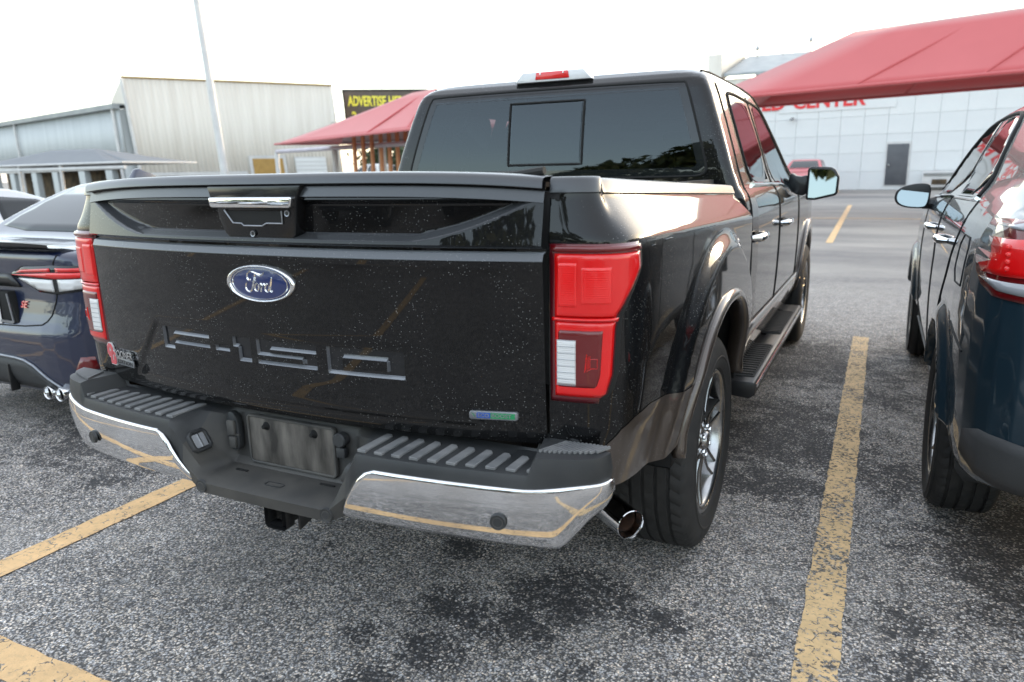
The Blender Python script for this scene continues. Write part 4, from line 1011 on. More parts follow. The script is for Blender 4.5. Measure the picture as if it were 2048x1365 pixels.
    # front lamps (seen only from the side) and grille
CB.patch('windscreen', inset_poly(WS, .0), 1, 1, 'clear_glass', T, off=.002, th=0, res=.08)
frame_patch(CB, 'screen_border', [(a*1.03, b+(.012 if b > 1.6 else -.02)) for a, b in WS], .07, 1, 1, 'gap_black', cab, .004, sm=0)
CB.patch('grille', [(-.58, .80), (.58, .80), (.60, 1.12), (-.60, 1.12)], 1, 1, 'chrome', T, off=.01, th=.01, res=.06)
CB.patch('grille_mesh', [(-.52, .84), (.52, .84), (.54, 1.08), (-.54, 1.08)], 1, 1, 'gap_black', T, off=.016, th=.01, res=.06)
CB.patch('front_bumper', [(-.72, .48), (.72, .48), (.72, .72), (-.72, .72)], 1, 1, 'chrome', T, off=.05, th=.05, res=.06)
for sg in (1, -1): CB.patch('headlamp', [(sg*.63, .82), (sg*.90, .84), (sg*.90, 1.10), (sg*.63, 1.12)], 1, 1, 'lens_clear', T, off=.012, th=.01, res=.05)
# interior seen through the rear glass
MB().box((0, 2.9, .62), (1.7, 1.8, .06)).build('cabin_floor', 'interior', T)
for x in (-.42, .42):
    s = MB().box((x, 3.15, 1.12), (.50, .14, .62), rx=R(12)).build('front_seat', 'interior', T, bevel=.05, seg=3); MB().box((x, 3.06, 1.53), (.27, .10, .19), rx=R(8)).build('head_rest', 'interior', s, bevel=.04, seg=3)
    MB().box((x, 3.35, .86), (.50, .48, .14)).build('seat_cushion', 'interior', s, bevel=.05)
s = MB().box((0, 2.26, 1.08), (1.42, .14, .62), rx=R(10)).build('rear_seat', 'interior', T, bevel=.05, seg=3)
for x in (-.45, 0, .45): MB().box((x, 2.20, 1.44), (.25, .09, .13), rx=R(8)).build('head_rest', 'interior', s, bevel=.035, seg=3)
MB().box((0, 4.0, 1.18), (1.6, .35, .22)).build('dashboard', 'interior', T, bevel=.05)
MB().lathe([(.175, 0), (.185, .012), (.195, 0), (.185, -.012)], lambda r, a, h: (-.42+r*math.cos(a), 3.78-r*math.sin(a)*.4+h, 1.26+r*math.sin(a)*.9), 24, closed=True).build('steering_wheel', 'interior', T)
MB().box((0, 3.50, 1.69), (.24, .03, .07)).build('inside_mirror', 'interior', T, bevel=.01)

# ================================================================== BLUE SEDAN on the left
SD = empty('sedan_car', (-3.10, .95, 0), R(0), 'dark blue sedan with lip spoiler and twin exhaust tips parked left of the pickup truck', 'car')
sside = chaikin([(.10, .20), (.02, .30), (-.005, .42), (-.02, .54), (-.015, .60), (.035, .66), (.065, .80), (.055, .92), (.045, 1.0), (.07, 1.045), (.45, 1.085), (.95, 1.075), (3.1, 1.02), (3.35, .98), (4.1, .90), (4.42, .78), (4.58, .62), (4.60, .40), (4.5, .20)], 1)
srear = chaikin(sym([(.74, .18), (.84, .28), (.875, .45), (.888, .62), (.885, .80), (.865, .92), (.80, 1.01), (.66, 1.07), (.3, 1.095)]), 1)
splan = chaikin(sym([(.45, -.03), (.66, .005), (.80, .10), (.865, .26), (.89, .60), (.895, 3.6), (.86, 4.1), (.70, 4.45), (.40, 4.60)]), 1)
gside = chaikin([(.30, .95), (.42, 1.06), (.72, 1.235), (1.02, 1.375), (1.22, 1.422), (1.6, 1.437), (2.1, 1.42), (2.35, 1.385), (3.25, 1.0), (3.1, .9)], 1)
grear = chaikin(sym([(.80, .90), (.775, 1.02), (.72, 1.15), (.595, 1.36), (.53, 1.405), (.35, 1.43)]), 1)
gplan = chaikin(sym([(.62, .28), (.72, .45), (.80, .9), (.82, 1.6), (.82, 2.6), (.76, 3.2), (.5, 3.4)]), 1)
SB = Body([(sside, srear, splan, .06), (gside, grear, gplan, .05)], wells=[(.93, .32, .36, .55), (3.63, .32, .36, .55)], kun=.05)
body_obj(SB, 'body', (-.98, -.10, .12), (.98, 4.7, 1.52), .024, 'blue_paint', SD)
SB.patch('rear_glass', [(-.60, 1.105), (.60, 1.105), (.575, 1.20), (.50, 1.345), (.47, 1.362), (-.47, 1.362), (-.50, 1.345), (-.575, 1.20)], 1, -1, 'dark_glass', SD, off=.003, th=.004, res=.04, smooth_n=1)
sp = MB()
rows = []
for x in np.linspace(-.64, .64, 33):
    yo = .05*(abs(x)/.64)**3; tp_ = 1-.55*(abs(x)/.64)**5
    rows.append([(x, .16+yo, 1.066), (x, .02+yo, 1.068+.022*tp_), (x, -.018+yo, 1.066+.024*tp_), (x, -.014+yo, 1.054+.018*tp_), (x, .07+yo, 1.045)])
grid('lip_spoiler', [r[::-1] for r in rows], 'satin_black', SD, angle=40)
for sg in (1, -1):
    lp = SB.patch('tail_lamp', [(sg*.235, .905), (sg*.36, .955), (sg*.62, .968), (sg*.875, .965), (sg*.88, .845), (sg*.62, .808), (sg*.47, .815), (sg*.34, .87)], 1, -1, 'dark_glass', SD, off=.004, th=.01, res=.025)
    SB.patch('red_band', [(sg*.25, .905), (sg*.62, .928), (sg*.87, .93), (sg*.87, .905), (sg*.62, .895)], 1, -1, 'lens_red_bright', lp, off=.010, th=.006, res=.02)
    SB.patch('red_band', [(sg*.34, .935), (sg*.60, .952), (sg*.60, .932), (sg*.30, .918)], 1, -1, 'lens_red', lp, off=.008, th=.004, res=.02)
    SB.patch('red_band', [(sg*.645, .955), (sg*.87, .952), (sg*.87, .934), (sg*.645, .932)], 1, -1, 'lens_red', lp, off=.008, th=.004, res=.02)
    SB.patch('clear_lens', [(sg*.31, .888), (sg*.605, .888), (sg*.605, .822), (sg*.47, .826), (sg*.36, .868)], 1, -1, 'lens_white', lp, off=.009, th=.005, res=.02)
    SB.patch('clear_lens', [(sg*.645, .892), (sg*.865, .898), (sg*.865, .856), (sg*.645, .826)], 1, -1, 'lens_white', lp, off=.009, th=.005, res=.02)
    for k in range(5): MB().box((sg*(.68+.035*k), .10+.02*k, .862), (.02, .02, .018), rz=sg*.3).build('bulb_facet', 'chrome', lp, bevel=.003)
    SB.curve('boot_gap', [(sg*.665, 1.035), (sg*.625, .965), (sg*.615, .81), (sg*.60, .76), (sg*.56, .67), (sg*.48, .628), (0, .615)], 1, -1, 'gap_black', SD, r=.004, sm=1)
    SB.curve('boot_gap', [(sg*.665, 1.035), (sg*.74, 1.055)], 1, -1, 'gap_black', SD, r=.003)
    for dx in (0, .105):
        f = lambda r, a, h: (sg*(.475+dx)+r*math.cos(a), .015+h, .252+r*math.sin(a))
        t_ = MB().lathe([(.030, .06), (.033, .0), (.037, -.006), (.041, .0), (.042, .12)], f, 24).build('exhaust_tip', 'chrome', SD)
        MB().lathe([(.031, .02), (.031, .10), (0, .10)], f, 16).build('pipe_inside', 'gap_black', t_)
    SB.patch('fog_reflector', [(sg*.70, .38), (sg*.80, .40), (sg*.79, .47), (sg*.74, .47)], 1, -1, 'lens_red_deep', SD, off=.004, th=.004, res=.03)
    SB.patch('side_window', [(1.15, 1.05), (2.0, 1.04), (2.0, 1.33), (1.35, 1.335)], 0, sg, 'dark_glass', SD, off=.003, th=.004, res=.06)
    SB.patch('side_window', [(2.06, 1.04), (3.0, 1.02), (2.45, 1.29), (2.06, 1.33)], 0, sg, 'dark_glass', SD, off=.003, th=.004, res=.06)
    make_wheel('wheel', SD, (sg*.765, .93, .32), sg, Rt=.32, Wt=.22, Rr=.215, detail=False, spokes=5); make_wheel('wheel', SD, (sg*.765, 3.63, .32), sg, Rt=.32, Wt=.22, Rr=.215, detail=False, spokes=5)
# dark rear valance with a trim line, plate recess, badge
va = SB.patch('rear_valance', [(-.60, .22), (.60, .22), (.46, .33), (.34, .415), (.20, .43), (-.20, .43), (-.34, .415), (-.46, .33)], 1, -1, 'dark_cladding', SD, off=.006, th=.012, res=.04)
SB.curve('valance_edge', [(-.66, .24), (-.49, .335), (-.36, .425), (-.2, .442), (.2, .442), (.36, .425), (.49, .335), (.66, .24)], 1, -1, 'badge_grey', va, r=.008, off=.006, sm=1)
for x in (-.16, .16): MB().box((x, .02, .31), (.012, .05, .16)).build('diffuser_fin', 'satin_black', va, bevel=.003)
MB().prism([(-.24, .81), (.24, .81), (.30, .635), (-.30, .635)], lambda u, v, h: (u, .03-h, v), -.05, .012).build('plate_recess', 'gap_black', SD, bevel=.006)
pt = MB().box((0, .012, .70), (.31, .004, .15)).build('number_plate', 'white_paint', SD, bevel=.002)
MB().prism([(-.262, .80), (-.24, .645), (.26, .632), (.272, .64), (.245, .80), (.235, .80), (.258, .646), (-.24, .655)], lambda u, v, h: (u, .016-h, v), 0, .006).build('plate_trim', 'badge_grey', SD)
SB.patch('boot_trim', [(-.31, .835), (.31, .835), (.245, .905), (-.245, .905)], 1, -1, 'satin_black', SD, off=.010, th=.012, res=.04)
def sdp(x, z, h):
    return (x, .052-h, z)
tv, tf = text_geo('SE', .052, extrude=.003, bold=.001, sx=1.1)
tu = np.array([.30+q[0]+q[1]*.25 for q in tv]); tw = np.array([.722+q[1] for q in tv]); TP, TN, _ = SB.project(tu, tw, 1, -1)
mobj('trim_badge', [(TP[i][0], TP[i][1]-.004-q[2], TP[i][2]) for i, q in enumerate(tv)], tf, 'badge_red', SD, smooth=False)
fin = MB().prism([(1.06, 1.405), (1.10, 1.475), (1.13, 1.48), (1.26, 1.425)], lambda u, v, h: (h*(.5 if v > 1.45 else 1), u, v), -.035, .035).build('roof_antenna', 'blue_paint', SD, bevel=.01)
SB.patch('windscreen', [(-.62, 1.05), (.62, 1.05), (.50, 1.36), (-.50, 1.36)], 1, 1, 'dark_glass', SD, off=.003, th=.004, res=.06)
for sg in (1, -1):
    SB.patch('headlamp', [(sg*.45, .62), (sg*.84, .66), (sg*.84, .76), (sg*.45, .70)], 1, 1, 'lens_clear', SD, off=.006, th=.006, res=.05)
    MB().box((sg*.96, 3.0, 1.0), (.2, .1, .13)).build('door_mirror', 'blue_paint', SD, bevel=.04, seg=3)
SB.patch('front_intake', [(-.6, .28), (.6, .28), (.45, .55), (-.45, .55)], 1, 1, 'gap_black', SD, off=.006, th=.006, res=.06)

# ================================================================== TEAL SUV on the right
SU = empty('suv_car', (2.66, .93, 0), R(0), 'dark teal SUV cut off by the right edge of the photo', 'car')
uside = chaikin([(.55, .36), (.12, .43), (.02, .47), (-.01, .53), (-.02, .62), (.0, .70), (.04, .80), (.055, .95), (.06, 1.08), (.085, 1.20), (.20, 1.30), (.8, 1.30), (3.2, 1.22), (3.6, 1.12), (4.3, 1.0), (4.62, .84), (4.78, .60), (4.75, .36), (4.6, .26)], 1)
urear = chaikin(sym([(.82, .24), (.885, .34), (.918, .50), (.938, .70), (.942, .86), (.930, 1.02), (.905, 1.14), (.86, 1.22), (.80, 1.28)]), 1)
uplan = chaikin(sym([(.50, -.03), (.70, .02), (.82, .12), (.89, .28), (.925, .52), (.94, .85), (.945, 3.8), (.90, 4.3), (.72, 4.65), (.4, 4.79)]), 1)
hside = chaikin([(.10, 1.1), (.13, 1.24), (.28, 1.48), (.36, 1.60), (.55, 1.665), (1.0, 1.70), (1.7, 1.72), (2.3, 1.68), (2.6, 1.62), (3.55, 1.12), (3.3, 1.0), (.3, 1.0)], 1)
hrear = chaikin(sym([(.87, 1.0), (.855, 1.18), (.82, 1.28), (.735, 1.50), (.665, 1.63), (.60, 1.68), (.4, 1.71)]), 1)
hplan = chaikin(sym([(.52, .07), (.68, .17), (.79, .38), (.85, .8), (.87, 1.5), (.87, 2.6), (.83, 3.3), (.5, 3.6)]), 1)
UB = Body([(uside, urear, uplan, .055), (hside, hrear, hplan, .05)], wells=[(1.05, .36, .415, .60), (3.87, .36, .415, .60)], kun=.11, flares=[(1.05, .36, .475, .948, .05), (3.87, .36, .475, .948, .05)])
body_obj(UB, 'body', (-1.02, -.10, .2), (1.02, 4.88, 1.78), .024, 'teal_paint', SU)
for sg in (1, -1):
    tl_ = UB.patch('tail_lamp', [(sg*.935, 1.175), (sg*.915, 1.228), (sg*.82, 1.245), (sg*.45, 1.235), (sg*.45, 1.06), (sg*.70, 1.012), (sg*.86, 1.022), (sg*.905, 1.07)], 1, -1, 'lens_red_deep', SU, off=.006, th=.012, res=.022)
    UB.patch('upper_lens', [(sg*.85, 1.222), (sg*.80, 1.236), (sg*.50, 1.228), (sg*.50, 1.214), (sg*.80, 1.216)], 1, -1, 'lens_clear', tl_, off=.012, th=.006, res=.02)
    UB.patch('red_lens', [(sg*.905, 1.165), (sg*.88, 1.188), (sg*.80, 1.194), (sg*.50, 1.19), (sg*.50, 1.10), (sg*.88, 1.085)], 1, -1, 'lens_red', tl_, off=.011, th=.006, res=.02)
    for r_ in range(4):
        for q_ in range(6):
            x = .835-.045*q_; z = 1.11+.02*r_
            P, Nn, ok = UB.project(np.array([sg*x]), np.array([z]), 1, -1); pz = P[0]+Nn[0]*.011
            MB().lathe([(0, .005), (.006, .0035), (.008, 0)], lambda r, a, h: tuple(pz+np.array((r*math.cos(a), -h, r*math.sin(a)))), 8).build('led_cell', 'lens_red_bright', tl_)
    UB.patch('clear_lens', [(sg*.885, 1.070), (sg*.50, 1.082), (sg*.50, 1.05), (sg*.70, 1.032), (sg*.85, 1.042)], 1, -1, 'lens_clear', tl_, off=.011, th=.006, res=.02)
    UB.patch('lower_cladding', [(sg*.90, .47), (sg*.925, .50), (sg*.915, .60), (sg*.80, .61), (0.02*sg, .58), (.02*sg, .46), (sg*.8, .45)], 1, -1, 'dark_cladding', SU, off=.006, th=.01, res=.04)
    UB.patch('bumper_reflector', [(sg*.60, .60), (sg*.74, .61), (sg*.74, .655), (sg*.60, .645)], 1, -1, 'lens_red', SU, off=.006, th=.006, res=.03)
    # mud flap
    rows = []
    for i in range(9):
        z = lerp(.27, .62, i/8); y = lerp(.60, .60, i/8)+.02*(1-i/8)
        rows.append([(sg*x, y-.02*abs(x-.80)/.15, z) for x in np.linspace(.66, .86+.05*(i/8)**1.5-(.03 if i == 0 else 0), 6)])
    side_ = grid('mud_flap', rows, 'dark_cladding', SU, flip=sg > 0, solid=.012)
    # side glass with black and chrome trim
    DW = [(1.12, 1.285), (1.94, 1.265), (1.94, 1.60), (1.62, 1.605), (1.38, 1.56)]
    DW2 = [(2.02, 1.262), (3.05, 1.225), (2.98, 1.30), (2.50, 1.555), (2.25, 1.60), (2.02, 1.604)]
    for pl_ in (DW, DW2):
        UB.patch('side_window', pl_, 0, sg, 'dark_glass', SU, off=.003, th=.004, res=.05, smooth_n=1)
    UB.curve('window_trim', [(1.06, 1.272), (1.12, 1.268), (2.0, 1.247), (3.12, 1.205)], 0, sg, 'chrome', SU, r=.008, off=.004)
    UB.curve('window_seal', [(1.06, 1.28), (1.20, 1.43), (1.36, 1.58), (1.62, 1.625), (2.2, 1.62), (2.52, 1.572), (3.10, 1.25)], 0, sg, 'gap_black', SU, r=.009, off=.002, sm=1)
    for ln in ([(.98, 1.27), (1.0, 1.10), (1.35, .80), (1.50, .62), (1.55, .45)], [(1.98, 1.25), (1.99, .9), (2.02, .45)], [(3.15, 1.19), (3.22, .8), (3.15, .45)], [(.42, .80), (.75, .84)]):
        UB.curve('door_gap', ln, 0, sg, 'gap_black', SU, r=.004, sm=1)
    UB.curve('fuel_flap' if sg < 0 else 'panel_line', [(.62, .99), (.78, .985), (.84, 1.02), (.84, 1.12), (.80, 1.155), (.66, 1.155), (.62, 1.12), (.615, 1.02)], 0, sg, 'gap_black', SU, r=.003, closed=True)
    for yc in (1.42, 2.22):
        P, Nn, ok = UB.project(np.array([yc]), np.array([1.085]), 0, sg); x = P[0, 0]
        h = MB().tube([(x-sg*.002, yc-.09, 1.083), (x+sg*.028, yc-.075, 1.085), (x+sg*.038, yc-.02, 1.087), (x+sg*.036, yc+.05, 1.088), (x-sg*.002, yc+.09, 1.088)], [.011, .017, .018, .017, .011], 12).build('door_handle', 'chrome', SU)
    UB.patch('sill_cladding', [(1.55, .27), (3.3, .27), (3.3, .40), (1.55, .42)], 0, sg, 'dark_cladding', SU, off=.006, th=.008, res=.06)
    make_wheel('wheel', SU, (sg*.80, 1.05, .36), sg, Rt=.36, Wt=.235, Rr=.245, spokes=5); make_wheel('wheel', SU, (sg*.80, 3.87, .36), sg, Rt=.36, Wt=.235, Rr=.245, detail=False, spokes=5)
    # door mirror: rounded shell with glass
    mx, my, mz = sg*1.00, 3.02, 1.205
    vs = []; fs = []; nn_, mm_ = 20, 12
    mo = chaikin([(-.115, .0), (-.10, .055), (-.02, .085), (.07, .09), (.095, .06), (.085, -.055), (.05, -.072), (-.05, -.065), (-.10, -.04)], 2)
    mm = MB().prism(mo, lambda u, v, h: (mx-sg*u*(1 if h < .03 else .82), my+h, mz+v*(1 if h < .03 else .8)), -.03, .09).build('door_mirror', 'satin_black', SU, bevel=.02, seg=3)
    MB().prism([(u*.86, v*.84) for u, v in mo], lambda u, v, h: (mx-sg*u, my-.034+h+u*.02+v*.16, mz+v), -.002, .0).build('mirror_pane', 'mirror_glass', mm)
    MB().tube([(sg*.84, my+.05, 1.17), (mx-sg*.05, my+.04, mz-.045)], [.045, .03], 10).build('mirror_foot', 'satin_black', mm)
UB.patch('rear_glass', [(-.60, 1.30), (.60, 1.30), (.52, 1.56), (-.52, 1.56)], 1, -1, 'dark_glass', SU, off=.003, th=.004, res=.06, smooth_n=1)
UB.patch('windscreen', [(-.70, 1.22), (.70, 1.22), (.56, 1.60), (-.56, 1.60)], 1, 1, 'dark_glass', SU, off=.003, th=.004, res=.08)
UB.curve('hatch_gap', [(-.5, 1.0), (-.52, .78), (-.4, .72), (.4, .72), (.52, .78), (.5, 1.0)], 1, -1, 'gap_black', SU, r=.004, sm=1)
MB().prism([(-.60, 1.655), (.60, 1.655), (.52, 1.685), (-.52, 1.685)], lambda u, v, h: (u, .30+h, v), 0, .22).build('roof_spoiler', 'teal_paint', SU, bevel=.012)
for sg in (1, -1): UB.patch('headlamp', [(sg*.45, .72), (sg*.88, .78), (sg*.86, .95), (sg*.45, .84)], 1, 1, 'lens_clear', SU, off=.006, th=.006, res=.05)
UB.patch('grille', [(-.4, .60), (.4, .60), (.45, .82), (-.45, .82)], 1, 1, 'chrome', SU, off=.006, th=.006, res=.06)

# ================================================================== BACKGROUND
mottle('beige_siding', (.54, .505, .45), (.62, .59, .535), 3.0, .6, detail=9, stretch=(1, 1, .06))
mottle('cool_siding', (.40, .43, .44), (.46, .49, .50), 3.0, .6, detail=9, stretch=(1, 1, .06))
mottle('white_panel', (.60, .62, .625), (.66, .68, .68), .7, .5, detail=6)
mottle('white_steel', (.48, .48, .48), (.58, .58, .57), 2, .45)
mottle('lilac_steel', (.40, .38, .43), (.50, .47, .52), 2, .5)
mottle('grey_roof', (.20, .22, .23), (.28, .30, .30), 1.5, .55)
mottle('grey_door', (.065, .07, .08), (.085, .09, .10), 3, .5)
mottle('gold_door', (.30, .18, .045), (.38, .23, .06), 3, .5)
mottle('dark_opening', (.03, .022, .015), (.12, .08, .04), 2, .9)
mottle('orange_wood', (.52, .22, .10), (.62, .30, .14), 4, .7)
mottle('sign_board', (.075, .055, .045), (.095, .07, .055), 2, .5)
mottle('sign_yellow', (.80, .70, .06), (.85, .75, .09), 3, .5)
mottle('sign_red', (.62, .025, .03), (.70, .03, .035), 3, .5)
mottle('bark', (.05, .04, .03), (.11, .09, .07), 5, .9)
def fabric(name, c1, c2, tr, shc=(1, .75, .75)):
    m, nt, p = new_mat(name); setp(p, rough=.65, sheen=.6); p.inputs['Sheen Roughness'].default_value = .55; p.inputs['Sheen Tint'].default_value = shc+(1,)
    tc = N(nt, 'ShaderNodeTexCoord'); no = N(nt, 'ShaderNodeTexNoise'); no.inputs['Scale'].default_value = 1.2; no.inputs['Detail'].default_value = 6; nt.links.new(tc.outputs['Object'], no.inputs[0])
    mx = N(nt, 'ShaderNodeMixRGB'); mx.inputs[1].default_value = c1+(1,); mx.inputs[2].default_value = c2+(1,); nt.links.new(no.outputs[0], mx.inputs[0]); nt.links.new(mx.outputs[0], p.inputs['Base Color'])
    t = N(nt, 'ShaderNodeBsdfTranslucent'); t.inputs[0].default_value = tr+(1,); ms = N(nt, 'ShaderNodeMixShader'); ms.inputs[0].default_value = .22
    nt.links.new(p.outputs[0], ms.inputs[1]); nt.links.new(t.outputs[0], ms.inputs[2]); nt.links.new(ms.outputs[0], nt.nodes['Material Output'].inputs[0])
fabric('red_fabric', (.52, .08, .085), (.60, .105, .11), (.55, .012, .016))
fabric('grey_fabric', (.17, .185, .20), (.21, .225, .24), (.15, .15, .15), (.12, .12, .13))
def leafm(name, c1, c2):
    m, nt, p = new_mat(name); setp(p, rough=.6)
    oi = N(nt, 'ShaderNodeTexCoord'); no = N(nt, 'ShaderNodeTexNoise'); no.inputs['Scale'].default_value = 1.7; no.inputs['Detail'].default_value = 5; nt.links.new(oi.outputs['Object'], no.inputs[0])
    cr = N(nt, 'ShaderNodeValToRGB'); cr.color_ramp.elements[0].color = c1+(1,); cr.color_ramp.elements[1].color = c2+(1,); cr.color_ramp.elements[0].position = .3; cr.color_ramp.elements[1].position = .7
    nt.links.new(no.outputs[0], cr.inputs[0]); nt.links.new(cr.outputs[0], p.inputs['Base Color'])
leafm('foliage', (.018, .030, .010), (.06, .085, .028))
def vwall(name, A, B, z0, z1, mat, parent, th=.2, rib=0, skew=0.0, zb=None):
    """wall slab from A to B (plan), optional vertical ribs on the outer face; skew leans it in its plane"""
    A = Vector(A); B = Vector(B); d = (B-A); Ln = d.length; d.normalize(); n = Vector((d.y, -d.x))   # outer side = right of A->B
    if rib:
        k = int(Ln/rib); prof = []
        for i in range(k):
            u = i*rib; prof += [(u, 0), (u+rib*.35, 0), (u+rib*.45, .013), (u+rib*.9, .013)]
        prof.append((Ln, 0))
        P = [[(A.x+d.x*(u+skew*(z-z0))+n.x*h, A.y+d.y*(u+skew*(z-z0))+n.y*h, z) for z in (z0, z1)] for u, h in prof]
        return grid(name, P, mat, parent, solid=th, soff=-1, angle=20)
    P = [[(A.x+d.x*(u+skew*(z-z0)), A.y+d.y*(u+skew*(z-z0)), z) for z in (z0, z1)] for u in (0, Ln)]
    return grid(name, P, mat, parent, solid=th, soff=-1)
def rel(o): pass
# ---- white building behind on the right
WB = empty('white_building', (1.0, 36.0, .3), 0, 'long white panelled building with red sign letters and a grey door', 'building')
fd = Vector((1, -.18)).normalized(); fo = Vector((1.0, 36.0))
ang = math.atan2(fd.y, fd.x); WB.rotation_euler = (0, 0, ang)
# local frame: u along the wall, y outwards = -y
MB().box((0, .30, 2.2), (36, .4, 5.2)).build('wall', 'white_panel', WB)
MB().box((0, 8.3, 2.2), (36, 15.6, 5.0)).build('building_mass', 'white_panel', WB)
pm = None; pw, ph = .98, .80
for i in range(-12, 14):
    for j in range(6):
        if i in (0, 1) and j < 3 and False: continue
        x = i*pw; z = .02+j*ph
        if pm is None:
            ob = MB().box((0, 0, 0), (pw-.008, .05, ph-.008)).build('wall_panel', 'white_panel', WB, bevel=.004, seg=1); pm = ob.data
        else: ob = bpy.data.objects.new('wall_panel', pm); link(ob, WB)
        ob.location = (x, .10-.03, z+ph/2)
MB().box((0, .06, 4.86), (36.2, .20, .08)).build('coping', 'white_steel', WB)
dr = MB().box((.98, .02, 1.10), (.86, .06, 1.76)).build('door', 'grey_door', WB, bevel=.01)
MB().box((.98, .035, 1.13), (.98, .05, 1.90)).build('door_frame', 'white_steel', dr)
MB().box((.66, -.03, 1.07), (.05, .06, .12)).build('door_handle', 'steel', dr, bevel=.01)
sgn_ = MB().box((-1.75, .03, 4.03), (5.0, .04, .98)).build('sign_panel', 'white_panel', WB)
for word, u0, u1 in (('CENTER', -3.62, -.47), ('ED', -5.05, -3.98)):
    tv, tf = text_geo(word, .84, extrude=.015, bold=.026); w0 = min(q[0] for q in tv); w1 = max(q[0] for q in tv)
    mobj('sign_letters', [(u0+(q[0]-w0)/(w1-w0)*(u1-u0), -q[2], 3.72+q[1]) for q in tv], tf, 'sign_red', WB, smooth=False)
lm = MB().box((-3.6, -.10, 3.28), (.10, .22, .10)).build('wall_lamp', 'steel', WB, bevel=.02); MB().lathe([(0, 0), (.07, .02), (.09, .10), (0, .12)], lambda r, a, h: (-3.6+r*math.cos(a), -.2+r*math.sin(a), 3.16+h), 14).build('lamp_head', 'lens_clear', lm)
# bench-like grey unit
un = MB().box((3.15, -.35, .48), (2.1, .5, .68)).build('utility_cabinet', 'white_steel', WB, bevel=.02)
for k in range(5): MB().box((3.15, -.615, .72-k*.03), (2.0, .02, .012)).build('vent_slat', 'grey_roof', un)
for x in (2.75, 3.62): MB().box((x, -.612, .36), (.55, .02, .22)).build('cabinet_opening', 'dark_opening', un)
sw = MB().box((0, -1.0, -.02), (40, 2.0, .36)).build('pavement', 'concrete', None, bevel=.02); sw.location = (1.0, 36.0, .12); sw.rotation_euler = (0, 0, ang); tag(sw, kind='structure')

# ---- distant gabled hall above the white building
GH = empty('gabled_hall', (-3, 52, 0), 0, 'distant beige metal hall with low grey roof above the red canopy', 'building')
gx0, gx1, gy0, gy1 = -5.2, 16, -7, 9
MB().box(((gx0+gx1)/2, 1, 3.2), (gx1-gx0, 16, 6.5)).build('wall', 'beige_siding', GH)
MB().prism([(gy0-.4, 6.55), (1, 8.55), (gy1+.4, 6.55), (gy1+.4, 6.7), (1, 8.7), (gy0-.4, 6.7)], lambda u, v, h: (h, u, v), gx0+.9, gx1).build('roof', 'grey_roof', GH)
MB().prism([(gy0-.1, 6.3), (1, 8.3), (1, 9.0), (gy0-.1, 7.85)], lambda u, v, h: (h, u, v), gx0-.1, gx0+.7).build('gable_wall', 'beige_siding', GH)
MB().tube([(-2.0, 0, 8.3), (-2.0, 0, 10.6)], .035, 6).build('antenna', 'steel', GH)
for x, z in ((-3.6, 8.95), (-.35, 9.2)): MB().lathe([(0, .25), (.13, .2), (.16, 0), (.05, -.1), (.05, -.8)], lambda r, a, h: (x+r*math.cos(a), 0+r*math.sin(a), z+h), 10).build('vent_cap', 'steel', GH)

# ---- hip canopies of stretched fabric
def canopy(name, label, N0, N1, F0, F1, R0, R1, mat, ribs=(), posts=(), sag=.10, group=None, pipe=.045):
    c = (Vector(N0)+Vector(F1))/2; c.z = gz(c.x, c.y); e = empty(name, c, 0, label, 'canopy', group)
    N0, N1, F0, F1, R0, R1 = [Vector(q)-c for q in (N0, N1, F0, F1, R0, R1)]
    def quad(nm, a, b, c_, d, nu=10, nv=8):
        rows = []
        for i in range(nu+1):
            u = i/nu; lo = a.lerp(b, u); hi = d.lerp(c_, u); row = []
            for j in range(nv+1):
                v = j/nv; q = lo.lerp(hi, v); q = q-Vector((0, 0, sag*4*v*(1-v)*(.6+.4*4*u*(1-u))*.5)); row.append(tuple(q))
            rows.append(row)
        return grid(nm, rows, mat, e, solid=.012, soff=0, angle=60)
    quad('near_slope', N0, N1, R1, R0); quad('far_slope', F1, F0, R0, R1); quad('hip_end', F0, N0, R0, R0, nu=6); quad('hip_end', N1, F1, R1, R1, nu=6)
    MB().tube([N0, N1, F1, F0], pipe, 8, closed=True).build('eave_pipe', 'white_steel' if mat != 'red_fabric' else mat, e)
    MB().tube([R0-Vector((0, 0, .05)), R1-Vector((0, 0, .05))], pipe, 8).build('ridge_pipe', 'white_steel', e)
    for t in ribs:
        q = R0.lerp(R1, t) if 0 <= t <= 1 else R0
        MB().tube([F0.lerp(F1, t), q-Vector((0, 0, .06)), N0.lerp(N1, t)], .035, 6).build('rafter', mat if mat == 'red_fabric' else 'white_steel', e)
    for (px_, py_) in posts:
        MB().tube([(px_-c.x, py_-c.y, gz(px_, py_)-c.z), (px_-c.x, py_-c.y, R0.z-.3)], .09, 12).build('post', 'white_steel', e)
    return e
dR = Vector((7.156, -2.53, 0)).normalized()
N0 = Vector((-3.293, 19.866, 3.2)); N1 = N0+dR*19; F0 = Vector((-2.15, 22.95, 3.2)); F1 = F0+dR*19
R0 = Vector((.54, 20.15, 4.68)); R1 = R0+dR*13.2
canopy('shade_canopy', 'large red fabric canopy in front of the white building on the right', N0, N1, F0, F1, R0, R1, 'red_fabric', ribs=(.22, .36, .50, .66, .82), posts=[tuple((R0+dR*12.5).xy)])
dL = Vector((.8989, -.4382, 0))
N0 = Vector((-22.97, 24.49, 2.8)); N1 = N0+dL*14.5; nL = Vector((.4382, .8988, 0)); F0 = N0+nL*4.4+dL*2.0; F1 = F0+dL*11.5
R0 = Vector((-14.45, 22.78, 4.33)); R1 = R0+dL*1.6
canopy('shade_canopy', 'pink red fabric canopy with pointed left tip beside the orange posts', N0, N1, F0, F1, R0, R1, 'red_fabric', ribs=(.6, .8), sag=.16)
